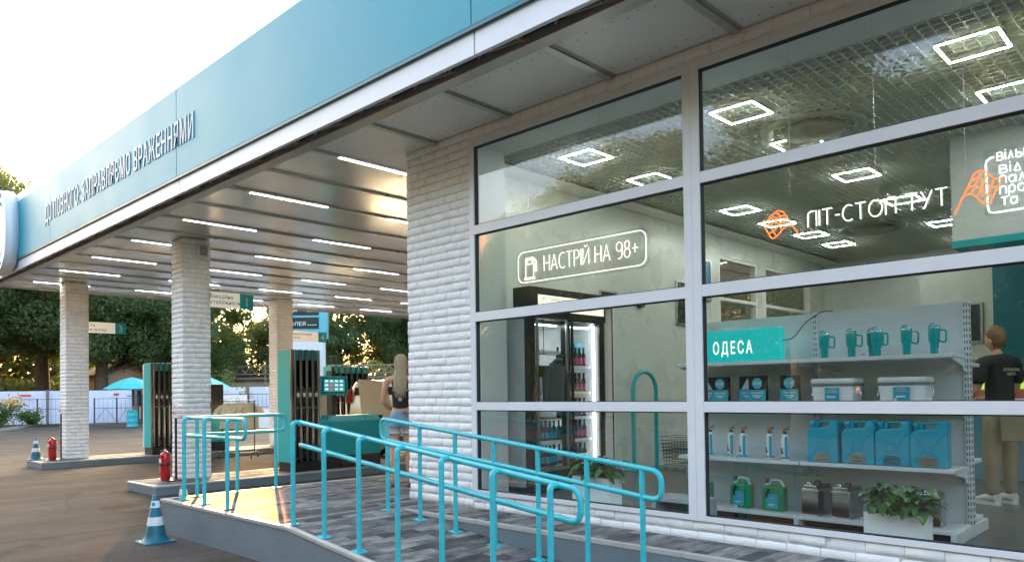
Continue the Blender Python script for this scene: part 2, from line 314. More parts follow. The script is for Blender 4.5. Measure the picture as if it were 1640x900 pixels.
def thing(name, label, cat, loc=(0, 0, 0), rz=0.0, group=None):
    o = bpy.data.objects.new(name, None); C.objects.link(o); o.location = loc; o.rotation_euler = (0, 0, rz); o.empty_display_size = 0.1
    ORG[o.name] = tuple(loc); return tag(o, label, cat, group)
def struct(o): o['kind'] = 'structure'; return o
def copy_tree(o, loc, rz=None, label=None, group=None, scale=None):
    def rec(q, par):
        c = q.copy(); C.objects.link(c)
        if par is not None: c.parent = par
        for ch in list(q.children): rec(ch, c)
        return c
    c = rec(o, None); c.location = loc
    if rz is not None: c.rotation_euler = (0, 0, rz)
    if scale: c.scale = (scale,) * 3
    if label: c['label'] = label
    if group: c['group'] = group
    return c
def rounded(x0, y0, x1, y1, r, n=5):
    pts = []
    for cx, cy, a0 in ((x1 - r, y0 + r, -90), (x1 - r, y1 - r, 0), (x0 + r, y1 - r, 90), (x0 + r, y0 + r, 180)):
        for k in range(n + 1): t = R(a0 + 90 * k / n); pts.append((cx + r * math.cos(t), cy + r * math.sin(t)))
    return pts
def fillet(pts, r, closed=False, n=6):
    P = [Vector(p) for p in pts]; out = []; N = len(P)
    for i in range(N):
        if not closed and i in (0, N - 1): out.append(P[i]); continue
        a = P[i - 1]; b = P[i]; c = P[(i + 1) % N]; d1 = (a - b); d2 = (c - b); rr = min(r, d1.length * 0.49, d2.length * 0.49)
        q1 = b + d1.normalized() * rr; q2 = b + d2.normalized() * rr
        for k in range(n + 1):
            t = k / n; out.append(q1 * (1 - t) ** 2 + b * 2 * t * (1 - t) + q2 * t * t)
    return out
ORD = ['first', 'second', 'third', 'fourth', 'fifth', 'sixth', 'seventh', 'eighth', 'ninth', 'tenth', 'eleventh', 'twelfth']

# ------------------------------------------------------------------ bricks (real relief)
def brick_face(mb, o, u, W, H, n, seed, ch=0.0887, bl=0.235, gu=7, gv=5, phase=0.0, depth=0.007):
    rnd = random.Random(seed); o = Vector(o); u = Vector(u); n = Vector(n); v = Vector((0, 0, 1))
    rows = max(1, int(round(H / ch))); ch = H / rows
    for r in range(rows):
        x = -bl * (0.5 if r % 2 else 0.0) - rnd.uniform(0, 0.06) - phase
        while x < W - 0.01:
            L = bl + rnd.uniform(-0.035, 0.035); a = max(0.0, x + 0.0015); b = min(W, x + L - 0.0015); x += L
            if b - a < 0.03: continue
            z0 = r * ch + 0.003 + rnd.uniform(0, 0.003); z1 = (r + 1) * ch + 0.001 - rnd.uniform(0, 0.003); dd = depth + rnd.uniform(-0.0025, 0.0045)
            tl = rnd.uniform(-0.004, 0.004)
            vs = []; fs = []
            for j in range(gv):
                for i in range(gu):
                    fu = (0, 0.03, 0.3, 0.5, 0.7, 0.97, 1)[i]; fv = (0, 0.08, 0.5, 0.90, 1)[j]
                    e = 0.35 + min(fu, 1 - fu) * (b - a) / 0.014; g = min(fv * (z1 - z0) / 0.0065, (1 - fv) * (z1 - z0) / 0.009)
                    k = min(1, e) * min(1, g); k = math.sqrt(max(0, k))
                    edge = i in (0, gu - 1) or j in (0, gv - 1)
                    wob = rnd.uniform(-0.004, 0.004) if not (i in (0, gu - 1) and j in (0, gv - 1)) else 0
                    px = a + (b - a) * fu; pz = z0 + (z1 - z0) * fv + tl * (fu - 0.5)
                    if edge: px += 0.0; pz += wob
                    # rounded corners
                    if i in (0, gu - 1) and j in (0, gv - 1): px += 0.010 * (1 if i == 0 else -1); pz += (0.012 if j == 0 else -0.004)
                    d = k * dd + (0 if edge else rnd.uniform(-0.002, 0.002)) - (0.001 if edge else 0)
                    vs.append(o + u * px + v * pz + n * d)
            for j in range(gv - 1):
                for i in range(gu - 1): q = j * gu + i; fs.append((q, q + 1, q + gu + 1, q + gu))
            mb.add(vs, fs, 0, True)

def brick_column(name, label, x0, y0, x1, y1, z0, z1, seed):
    t = thing(name, label, 'column', ((x0 + x1) / 2, (y0 + y1) / 2, z0))
    c = MB().box(x0 + 0.012, y0 + 0.012, z0, x1 - 0.012, y1 - 0.012, z1); c.build('core', mortar_m, t)
    b = MB()
    brick_face(b, (x0, y0 + 0.012, z0), (1, 0, 0), x1 - x0, z1 - z0, (0, -1, 0), seed)
    brick_face(b, (x1 - 0.012, y0, z0), (0, 1, 0), y1 - y0, z1 - z0, (1, 0, 0), seed + 1)
    brick_face(b, (x1, y1 - 0.012, z0), (-1, 0, 0), x1 - x0, z1 - z0, (0, 1, 0), seed + 2)
    brick_face(b, (x0 + 0.012, y1, z0), (0, -1, 0), y1 - y0, z1 - z0, (-1, 0, 0), seed + 3)
    b.build('brick_cladding', brick_m, t); return t

# ================================================================== GROUND
ZI = 0.162; ZD = 0.40; ZS = 4.42
g = MB(); g.add([(-400, -300, 0), (300, -300, 0), (300, 400, 0), (-400, 400, 0)], [(0, 1, 2, 3)]); struct(g.build('ground', asphalt_m))
v = MB(); v.prism([(-120, -60), (-49, -60), (-46.5, 2), (-46.3, 9.6), (-51.2, 12.3), (-50, 15.5), (-51.5, 60), (-120, 60)], lambda a, b, d: (a, b, d), 0.004, 0.06)
struct(v.build('dirt_verge', dirt_m))
k = MB()
pts = [(-48.6, -40), (-46.4, 2), (-46.2, 9.6), (-50.9, 12.3)]
for a, b in zip(pts, pts[1:]): k.bar((a[0], a[1], 0.06), (b[0], b[1], 0.06), 0.15, 0.13)
struct(k.build('kerb', mat('kerb stone', (0.32, 0.30, 0.27), 0.9, var=0.15, nscale=3)))
# painted / worn marks
mk = MB(); mk.add([(-10.4, 3.9, 0.004), (-10.1, 3.75, 0.004), (-10.0, 3.95, 0.004), (-10.3, 4.1, 0.004)], [(0, 1, 2, 3)])

# pump islands
def island(label, x0, x1, y0, y1):
    t = thing('pump_island', label, 'kerbed island', ((x0 + x1) / 2, y0, 0), group='raised pump islands')
    MB().box(x0 + 0.01, y0 + 0.01, 0, x1 - 0.01, y1 - 0.01, ZI - 0.03).build('side_panel', greyp_m, t, bevel=0.004)
    m = MB()
    m.box(x0, y0, ZI - 0.03, x1, y0 + 0.06, ZI); m.box(x0, y1 - 0.06, ZI - 0.03, x1, y1, ZI); m.box(x0, y0 + 0.06, ZI - 0.03, x0 + 0.06, y1 - 0.06, ZI); m.box(x1 - 0.06, y0 + 0.06, ZI - 0.03, x1, y1 - 0.06, ZI)
    m.build('edge_trim', nosing_m, t, bevel=0.003)
    MB().box(x0 + 0.06, y0 + 0.06, ZI - 0.03, x1 - 0.06, y1 - 0.06, ZI - 0.004).build('paving', paver_m, t)
island('low grey pump island carrying the nearest brick column', -13.99, -12.73, 4.77, 16.5)
island('low grey pump island carrying the far brick column at the left', -20.94, -19.67, 4.87, 16.5)

# ================================================================== DECK AND RAMP
t = thing('entrance_deck', 'raised paved entrance deck with a grey side and a ramp going down', 'ramp deck', (-7, 4.5, 0))
XL, YF, YR, XR = -9.30, 3.55, 4.91, -6.37; SL = 0.107; XE = XR + ZD / SL
m = MB()
m.box(XL + 0.05, YF + 0.05, ZD - 0.05, XR, 5.46, ZD - 0.004)           # landing
m.box(XL + 0.05, 5.46, ZD - 0.05, -7.04, 10.5, ZD - 0.004)
m.box(XR, YR + 0.05, ZD - 0.05, 4.0, 5.46, ZD - 0.004)
m.prism([(XR, ZD - 0.004), (XE, 0.004), (XE, -0.05), (XR, ZD - 0.06)], lambda a, b, d: (a, d, b), YF + 0.05, YR - 0.002)
m.build('paving', paver_m, t)
m = MB()
m.box(XL + 0.012, YF + 0.012, 0, XR, YF + 0.03, ZD - 0.035); m.box(XL + 0.012, YF + 0.03, 0, XL + 0.03, 10.5, ZD - 0.035)
m.prism([(XR, ZD - 0.035), (XE - 0.33, 0.0), (XR, 0.0)], lambda a, b, d: (a, d, b), YF + 0.012, YF + 0.03)
m.box(XR, YR, 0, 4.0, YR + 0.02, ZD - 0.035)
m.build('side_panel', greyp_m, t)
m = MB(); ed = 0.055
for zz, hh, oo in ((ZD - 0.035, 0.014, 0.0), (ZD - 0.021, 0.021, 0.004)):
    m.box(XL - oo, YF - oo, zz, XR, YF + ed, zz + hh); m.box(XL - oo, YF + ed, zz, XL + ed, 10.5, zz + hh)
    m.prism([(XR, zz), (XR, zz + hh), (XE, zz + hh - ZD + 0.003), (XE, zz - ZD)], lambda a, b, d: (a, d, b), YF - oo, YF + ed)
m.box(XR + 0.3, YR - 0.006, ZD - 0.035, 4.0, YR + ed, ZD)
m.prism([(XR, ZD - 0.004), (XR, ZD), (XR + 0.3, ZD), (XR + 0.3, ZD - 0.035)], lambda a, b, d: (a, d, b), YR - 0.006, YR + ed)
m.build('edge_trim', nosing_m, t, bevel=0.002)

# ================================================================== HANDRAILS
RR = 0.0215
def plate(m, x, y, z, sl=0.0):
    a = 0.055; m.prism(rounded(x - a, y - a, x + a, y + a, 0.008, 2), lambda p, q, d: (p, q, d - sl * (p - x)), z, z + 0.007)
    for sx in (-1, 1):
        for sy in (-1, 1): m.lathe((x + sx * 0.04, y + sy * 0.04, z + 0.007 - sl * sx * 0.04), [(0.006, 0), (0.006, 0.004), (0.002, 0.006)], 6)
t = thing('handrail', 'short turquoise tube handrail round the left end of the deck', 'handrail', (-9.15, 3.72, ZD), group='turquoise handrails')
for x in (-8.99, -8.44, -7.87):
    m = MB(); m.tube(fillet([(x, 3.70, ZD), (x, 3.70, 1.354), (x, 3.79, 1.354)], 0.085), RR, 12); plate(m, x, 3.70, ZD); m.tube([(x, 3.70, ZD + 0.006), (x, 3.70, ZD + 0.014)], 0.026, 12); m.build('post', rail_m, t)
for y in (3.93, 4.44, 4.97):
    m = MB(); m.tube([(-9.165, y, ZD), (-9.165, y, 1.34)], RR, 12); plate(m, -9.165, y, ZD); m.build('post', rail_m, t)
zt, zl = 1.357, 1.146
loop = [(-7.63, 3.79, zt), (-9.165, 3.79, zt), (-9.165, 5.10, zt), (-9.165, 5.10, zl), (-9.165, 3.79, zl), (-7.63, 3.79, zl)]
MB().tube(fillet(loop, 0.085, True), RR, 12, closed=True).build('rail', rail_m, t)
def ramp_rail(label, yp, yr, xs, x0t, x1t, z0t, z1t, goose):
    t = thing('handrail', label, 'handrail', (xs[0], yp, ZD), group='turquoise handrails'); sl = (z0t - z1t) / (x1t - x0t)
    zf = lambda x: ZD - 0.001 - max(0, x - XR) * SL
    for x in xs:
        zt = z0t - sl * (x - x0t); m = MB()
        if goose: m.tube(fillet([(x, yp, zf(x)), (x, yp, zt), (x, yr, zt)], 0.07) , RR, 12)
        else: m.tube([(x, yp, zf(x)), (x, yp, zt - 0.01)], RR, 12)
        plate(m, x, yp, zf(x), SL if x > XR else 0); m.build('post', rail_m, t)
    dz = 0.213
    lp = [(x0t, yr, z0t), (x1t, yr, z1t), (x1t, yr, z1t - dz), (x0t, yr, z0t - dz)]
    if goose:
        MB().tube(fillet([(x0t + 0.02, yr - 0.005, z0t - 0.03), (x0t, yr, z0t), (x1t, yr, z1t), (x1t, yr, z1t - dz), (x0t, yr, z0t - dz)], 0.085), RR, 12).build('rail', rail_m, t)
    else: MB().tube(fillet(lp, 0.085, True), RR, 12, closed=True).build('rail', rail_m, t)
xsB = [-6.42, -5.885, -5.35, -4.82, -4.285, -3.745, -3.215]
ramp_rail('long turquoise tube handrail along the front edge of the ramp', 3.655, 3.735, xsB, -6.42, -3.03, 1.352, 0.982, True)
xsC = [-6.455, -5.92, -5.39, -4.86, -4.33, -3.80, -3.27]
ramp_rail('long turquoise tube handrail on the shop side of the ramp', 4.77, 4.77, xsC, -6.56, -3.10, 1.352, 1.004, False)

# ================================================================== COLUMNS
brick_column('brick_column', 'square white brick column nearest the ramp, speaker box at its top', -13.855, 5.485, -13.355, 5.985, ZI, ZS, 11)
brick_column('brick_column', 'square white brick column furthest left, on the far island', -20.72, 5.53, -20.22, 6.03, ZI, ZS, 21)
brick_column('brick_column', 'shaded brick column behind the dispenser, on the far island', -20.50, 10.92, -20.0, 11.42, ZI, ZS, 31)

# ================================================================== CANOPY
CX0, CX1, CY1 = -22.0, 4.0, 19.0; FY = 4.25
t = thing('canopy', 'long flat forecourt canopy with a turquoise fascia and a mirror-like metal soffit', 'canopy', (-13, 5, ZS))
m = MB(); m.box(CX0 - 0.13, 4.34, 5.95, CX1, CY1 + 0.1, 6.02); m.build('roof_deck', dark_m, t)
m = MB()   # soffit panels over the forecourt: strips between ribs along y
ribs = [-21.75 + 1.0845 * i for i in range(13)] ; ribs = [r for r in ribs if r < -8.0]
ribs = [-20.66 - 1.09, -20.66, -19.56, -18.46, -17.38, -16.31, -15.22, -14.12, -13.05, -11.96, -10.85, -9.75, -8.67, -7.60, -6.47, -5.31, -4.02, -2.8, -1.6, -0.4, 0.8, 2.0, 3.2]
rnd = random.Random(3)
for i in range(len(ribs)):
    x0 = ribs[i]; x1 = ribs[i + 1] if i + 1 < len(ribs) else CX1
    if x1 > -6.9: continue
    a = rnd.uniform(-0.004, 0.004); b = rnd.uniform(-0.004, 0.004); ns = 30
    vs = []; fs = []
    for j in range(ns + 1):
        y = 4.565 + (CY1 - 4.565) * j / ns
        for kx, xx in enumerate((x0 + 0.03, (x0 * 0.7 + x1 * 0.3), (x0 * 0.3 + x1 * 0.7), x1 - 0.03)):
            vs.append((xx, y, ZS + 0.012 + (a if kx in (1, 2) else 0) + 0.0022 * math.sin(y * 1.9 + i) ))
    for j in range(ns):
        for q in range(3): w = j * 4 + q; fs.append((w, w + 4, w + 5, w + 1))
    m.add(vs, fs, 0, True)
m.box(CX0, 4.565, ZS + 0.012, ribs[0] - 0.03, CY1, ZS + 0.02)
m.build('soffit', soff_m, t)
m = MB()
for i in range(len(ribs)):
    x0 = ribs[i]; x1 = ribs[i + 1] if i + 1 < len(ribs) else CX1
    if x1 > -6.9:
        m.box(x0 + 0.03, 4.565, ZS + 0.008, x1 - 0.03, 5.475 if x0 > -7.2 else CY1, ZS + 0.02)
        for yy in (4.66, 5.33):
            n = 9
            for q in range(n):
                xx = x0 + 0.12 + (x1 - x0 - 0.24) * q / (n - 1); m.lathe((xx, yy + (0.05 if q % 2 else 0), ZS + 0.0045), [(0.006, 0.0), (0.0065, 0.0035)], 6, 1)
m.build('shop_side_soffit', [softm_m, black_m], t)
for x in ribs:
    m = MB(); ye = CY1 if x < -6.95 else 5.475
    m.box(x - 0.035, 4.565, ZS - 0.018, x + 0.035, ye, ZS + 0.03, 0)
    m.box(x - 0.05, 4.565, ZS + 0.0, x - 0.035, ye, ZS + 0.02, 1)
    m.box(x + 0.035, 4.565, ZS - 0.002, x + 0.06, ye, ZS + 0.006, 0); m.build('soffit_rib', [rib_m, black_m], t)
m = MB(); m.box(CX0, 4.42, ZS - 0.03, CX1, 4.565, ZS + 0.05)
m.box(CX0 - 0.1, 4.42, ZS - 0.03, CX0, CY1 + 0.1, ZS + 0.05); m.box(CX0, CY1, ZS - 0.03, -7.0, CY1 + 0.1, ZS + 0.05)
m.build('edge_beam', beam_m, t, bevel=0.004)
m = MB()   # truss inside the gap between fascia and beam
m.box(CX0, 4.55, ZS + 0.05, CX1, 4.57, ZS + 1.5, 1)
x = CX0 + 0.2
while x < CX1:
    m.bar((x, 4.38, ZS + 0.01), (x + 0.25, 4.40, ZS + 0.30), 0.018); m.bar((x + 0.25, 4.40, ZS + 0.30), (x + 0.45, 4.38, ZS + 0.01), 0.018)
    m.bar((x + 0.5, 4.38, ZS + 0.0), (x + 0.5, 4.38, ZS + 0.4), 0.022); m.bar((x + 0.1, 4.335, ZS + 0.02), (x + 0.55, 4.42, ZS + 0.02), 0.02)
    x += 0.86
m.box(CX0, 4.37, ZS + 0.3, CX1, 4.40, ZS + 0.34)
m.build('truss', [truss_m, dark_m], t)
x = CX0 + 0.7
while x < CX1: MB().bar((x, 4.325, ZS + 0.005), (x + 0.02, 4.42, ZS + 0.005), 0.014, 0.010).build('clip', mat('copper clip', (0.55, 0.33, 0.16), 0.4, 0.6), t); x += 1.72
seams = [-22.1, -16.54, -10.54, -4.54, 1.46, CX1]
for a, b in zip(seams, seams[1:]):
    MB().box(a + 0.006, FY, 4.655, b - 0.006, FY + 0.05, 5.875).build('fascia_panel', teal_m, t, bevel=0.004)
    MB().box(a + 0.008, 4.285, ZS, b - 0.008, 4.33, 4.64).build('lower_band', wsheet_m, t, bevel=0.004)
    MB().box(a + 0.005, FY + 0.012, 5.875, b - 0.005, FY + 0.07, 6.045).build('top_flashing', wsheet_m, t, bevel=0.003)
MB().box(CX0 - 0.1, FY + 0.002, 4.622, CX1, 4.33, 4.662).build('drip_strip', mat('dark turquoise strip', (0.0, 0.12, 0.155), 0.4), t)
MB().box(CX0 - 0.15, 4.30, ZS, CX0 - 0.1, CY1 + 0.1, 6.04).build('end_fascia', teal_m, t)
MB().box(CX0 - 0.1, 4.30, 4.662, CX1, 4.34, 5.9).build('fascia_backing', dark_m, t)
m = MB(); m.text('ДО ПОВНОГО: ЗАПРАВЛЯЄМО ВРАЖЕННЯМИ', (-16.84, FY - 0.007, 5.065), (1, 0, 0), (0, 0, 1), 0.345, 6.88, 0.005, space=1.15, bold=0.012)
m.build('lettering', mat('letter grey', (0.27, 0.31, 0.36), 0.4), t)

# strip lights in the ribs
rows = {-7.60: (4.95, 7.24, 9.56), -9.75: (4.92, 7.24, 9.56, 11.88), -11.96: (4.92, 7.24, 9.56, 11.88), -14.12: (4.90, 7.24, 9.56, 11.88, 14.2), -16.31: (4.92, 7.27, 9.56, 11.88, 14.2), -18.46: (4.92, 7.25, 9.57, 11.87, 14.2), -20.66: (4.95, 7.27, 9.58, 12.0, 14.24)}
sp = None
for ri, (x, ys) in enumerate(rows.items()):
    for yi, y in enumerate(ys):
        lab = 'slim canopy strip light, %s row from shop, %s from fascia' % (ORD[ri], ORD[yi])
        if sp is None:
            sp = thing('strip_light', lab, 'strip light', (x, y, ZS + 0.0005), group='strip lights under the canopy')
            MB().box(-0.035, 0, -0.012, 0.035, 1.24, 0.002).build('housing', wsheet_m, sp, local=True)
            MB().box(-0.026, 0.01, -0.020, 0.026, 1.23, -0.012).build('diffuser', lamp_m, sp, local=True)
        else: copy_tree(sp, (x, y, ZS + 0.0005), None, lab)

# logo sign at the far end of the fascia
t = thing('round_sign', 'thick white rimmed rounded sign with turquoise ring at the canopy end', 'sign', (-19.9, 4.2, 5.28))
def ring(m, c, r0, r1, y0, y1, n=40, sq=2.6, mi=0):
    def P(r, a): ca, sa = math.cos(a), math.sin(a); k = (abs(ca) ** sq + abs(sa) ** sq) ** (-1 / sq); return c[0] + r * k * ca, c[1] + r * k * sa
    vs = []; fs = []
    for i in range(n):
        a = 2 * math.pi * i / n
        for r, y in ((r0, y0), (r1, y0), (r1, y1), (r0, y1)): p = P(r, a); vs.append((p[0], y, p[1]))
    for i in range(n):
        j = (i + 1) % n
        for q in range(4): fs.append((i * 4 + q, i * 4 + (q + 1) % 4, j * 4 + (q + 1) % 4, j * 4 + q))
    m.add(vs, fs, mi, True)
m = MB(); ring(m, (-19.72, 5.28), 0.855, 0.92, 4.0, 4.245); m.build('rim', wsheet_m, t)
m = MB(); ring(m, (-19.72, 5.28), 0.01, 0.855, 4.06, 4.20); m.build('face', wsheet_m, t)
m = MB(); ring(m, (-19.72, 5.28), 0.60, 0.80, 4.04, 4.056); m.build('ring', tealp_m, t)

# ================================================================== SHOP BUILDING
WY = 5.47; FZ = 0.40; XW = -6.85; YB = 17.4; XRW = 4.0; CZ = 4.5
t = thing('shop_building', 'white brick shop with tall window grid and a bright interior', 'shop', (-1.5, 11, 0))
m = MB()
m.box(-6.985, WY + 0.015, 0.0, -5.90, WY + 0.12, ZS + 0.3); m.box(-5.90, WY + 0.015, 0.0, XRW, WY + 0.10, 0.545); m.box(-5.90, WY + 0.015, 4.30, XRW, WY + 0.10, ZS + 0.3)
m.build('wall_core', mortar_m, t)
m = MB()
brick_face(m, (-7.0, WY + 0.018, ZD - 0.008), (1, 0, 0), 1.10, ZS - ZD + 0.01, (0, -1, 0), 77, phase=0.08, depth=0.007, bl=0.225)
brick_face(m, (-5.897, WY + 0.018, ZD - 0.03), (1, 0, 0), XRW + 5.897, 0.172, (0, -1, 0), 78, depth=0.007, bl=0.255)
brick_face(m, (-5.897, WY + 0.018, 4.302), (1, 0, 0), XRW + 5.897, 0.119, (0, -1, 0), 79, depth=0.008, bl=0.26)
brick_face(m, (-6.985, 7.5, ZD), (0, -1, 0), 2.0, ZS - ZD, (-1, 0, 0), 80, depth=0.013)
m.build('brick_cladding', brick_m, t)
# end wall (x=-7) with door and two windows
m = MB()
def wallx(m, x0, x1, ops, y0, y1, z0, z1, mi=0):
    y = y0
    for a, b, c, d in ops:
        m.box(x0, y, z0, x1, a, z1, mi)
        if c > z0: m.box(x0, a, z0, x1, b, c, mi)
        m.box(x0, a, d, x1, b, z1, mi); y = b
    m.box(x0, y, z0, x1, y1, z1, mi)
OPS = [(8.45, 9.30, FZ, 2.95), (12.55, 14.08, 1.3, 4.08), (14.40, 16.60, 1.3, 4.08)]
wallx(m, -6.98, XW, OPS, WY + 0.12, YB, 0.0, 4.9)
m.build('end_wall', wall_m, t)
m = MB(); m.box(-6.98, YB, 0, XRW, YB + 0.15, 4.9); m.box(XRW, WY, 0, XRW + 0.15, YB + 0.15, 4.9); m.build('back_wall', wall_m, t)
MB().box(-7.0, WY, 4.86, XRW + 0.15, YB + 0.15, 5.0).build('roof', dark_m, t)
MB().box(XW, WY + 0.10, FZ - 0.1, XRW, YB, FZ).build('shop_floor', floor_m, t)
MB().box(-6.85, WY + 0.12, FZ, -6.30, 6.42, 4.52).build('pilaster', gyps_m, t)
m = MB(); m.box(XW, WY + 0.10, 4.48, XRW, 6.50, 4.52); m.box(XW, 6.50, 4.48, XW + 0.05, YB, 4.52); m.build('ceiling_border', gyps_m, t)
MB().box(XW, 6.48, 4.80, XRW, YB, 4.84).build('plenum', ceil_m, t)
m = MB(); y = 6.52
while y < YB: m.box(XW, y, CZ - 0.025, XRW, y + 0.010, CZ + 0.02); y += 0.1
x = XW + 0.02
while x < XRW: m.box(x, 6.5, CZ - 0.022, x + 0.010, YB, CZ + 0.017); x += 0.1
m.build('ceiling_grid', grid_m, t)
m = MB(); m.box(-5.825, WY + 0.085, 0.50, XRW, WY + 0.36, 0.53); m.build('inner_sill', pvc_m, t, bevel=0.004)
# window frames
m = MB(); F0, F1 = WY - 0.012, WY + 0.07
XS = [(-5.897, -5.825), (-3.290, -3.139), (-0.46, -0.31), (2.30, 2.45), (XRW - 0.07, XRW)]
ZB = [(0.545, 0.588), (1.427, 1.511), (2.362, 2.458), (3.286, 3.380), (4.222, 4.300)]
for a, b in XS: m.box(a, F0, 0.545, b, F1, 4.300)
for (a, b), (c, d) in zip(XS, XS[1:]):
    for z0, z1 in ZB: m.box(b, F0 + 0.002, z0, c, F1 - 0.002, z1)
for a, b in XS[1:-1]: m.box((a + b) / 2 - 0.002, F0 - 0.001, 0.56, (a + b) / 2 + 0.002, F0 + 0.01, 4.29, 1)
m.build('window_frame', [pvc_m, mat('pvc joint', (0.45, 0.46, 0.48), 0.6)], t, bevel=0.006)
m = MB(); w = 0.009
for (a, b), (c, d) in zip(XS, XS[1:]):
    for (z0, z1), (z2, z3) in zip(ZB, ZB[1:]):
        y0, y1 = WY + 0.004, WY + 0.05
        m.box(b, y0, z1, b + w, y1, z2); m.box(c - w, y0, z1, c, y1, z2); m.box(b + w, y0, z1, c - w, y1, z1 + w * 0.8); m.box(b + w, y0, z2 - w, c - w, y1, z2)
m.build('gasket', gasket_m, t)
rnd = random.Random(5)
for (a, b), (c, d) in zip(XS, XS[1:]):
    for (z0, z1), (z2, z3) in zip(ZB, ZB[1:]):
        y = WY + 0.03; e = rnd.uniform(-0.0012, 0.0012)
        MB().add([(b + w, y, z1 + w), (c - w, y + e, z1 + w), (c - w, y + e, z2 - w), (b + w, y, z2 - w)], [(0, 1, 2, 3)]).build('window_pane', glass_m, t)
# end wall door and windows
m = MB()
for a, b, c, d in OPS[1:]:
    for y in (a, b - 0.06): m.box(-6.97, y, c, -6.86, y + 0.06, d)
    for z in (c, 3.26, 2.3, d - 0.06): m.box(-6.97, a + 0.06, z, -6.86, b - 0.06, z + 0.06)
a, b, c, d = OPS[0]
m.box(-6.97, a, c, -6.84, a + 0.07, d); m.box(-6.97, b - 0.07, c, -6.84, b, d); m.box(-6.97, a + 0.07, d - 0.08, -6.84, b - 0.07, d)
m.build('end_window_frame', pvc_m, t, bevel=0.004)
for a, b, c, d in OPS: MB().add([(-6.92, a + 0.06, c), (-6.92, b - 0.06, c), (-6.92, b - 0.06, d - 0.06), (-6.92, a + 0.06, d - 0.06)], [(0, 1, 2, 3)]).build('window_pane', glass_m, t)
MB().box(-6.88, 9.232, FZ, -6.83, 9.25, 2.87).build('gasket', gasket_m, t)
# bulkhead and teal wall at the right
m = MB(); m.box(-2.376, 9.78, 3.28, XRW, 11.2, 4.48); m.build('bulkhead', gyps_m, t)
m = MB(); m.box(-2.376, 9.777, 3.20, XRW, 11.2, 3.28); m.build('bulkhead_trim', tealp_m, t)
MB().box(-2.62, 12.9, FZ, XRW, 13.0, 4.47).build('feature_wall', dteal_m, t)

# ------------------------------------------------------------------ interior lights and ceiling units
SQ = {-5.63: (7.15, 8.53, 11.03, 12.35, 13.75, 15.06), -3.62: (7.15, 8.53, 10.35, 12.24, 14.5, 16.2), -1.55: (7.15, 8.53), 0.5: (7.15, 8.53), 2.5: (7.15, 8.53)}
s0 = None
for ci, (x, ys) in enumerate(SQ.items()):
    for yi, y in enumerate(ys):
        if x > 0 and yi > 1: continue
        lab = 'glowing square ceiling light, %s line from left, %s from window' % (ORD[ci], ORD[yi])
        if s0 is None:
            s0 = thing('square_ceiling_light', lab, 'ceiling light', (x, y, CZ), group='square ceiling lights in the shop')
            q = 0.225; m = MB(); pts = [(-q, -q, -0.075), (q, -q, -0.075), (q, q, -0.075), (-q, q, -0.075)]
            for a, b in zip(pts, pts[1:] + pts[:1]): m.bar(a, b, 0.020, 0.003)
            m.build('light_tube', sq_m, s0, local=True)
            m = MB()
            for a, b in zip(pts, pts[1:] + pts[:1]): m.bar((a[0], a[1], -0.0585), (b[0], b[1], -0.0585), 0.024, 0.030)
            m.build('housing', rib_m, s0, local=True)
        else: copy_tree(s0, (x, y, CZ), None, lab)
def diffuser(x, y, lab):
    t = thing('ceiling_vent', lab, 'air vent', (x, y, CZ), group='round ceiling vents')
    MB().lathe((x, y, CZ), [(0.55, 0.01), (0.56, -0.03), (0.50, -0.06), (0.44, -0.045), (0.42, -0.01)], 40).build('outer_ring', mat('vent ring', (0.34, 0.37, 0.34), .5), t)
    MB().lathe((x, y, CZ), [(0.43, 0.02), (0.43, -0.005), (0.33, -0.005)], 40).build('slot', dark_m, t)
    MB().lathe((x, y, CZ), [(0.34, -0.01), (0.345, -0.05), (0.30, -0.085), (0.02, -0.095)], 40).build('centre_plate', mat('vent mesh', (0.28, 0.30, 0.27), 0.6, var=0.3, nscale=80), t)
diffuser(-3.35, 8.30, 'large round ceiling vent nearest the window')
diffuser(-4.70, 14.2, 'round ceiling vent deep in the shop')

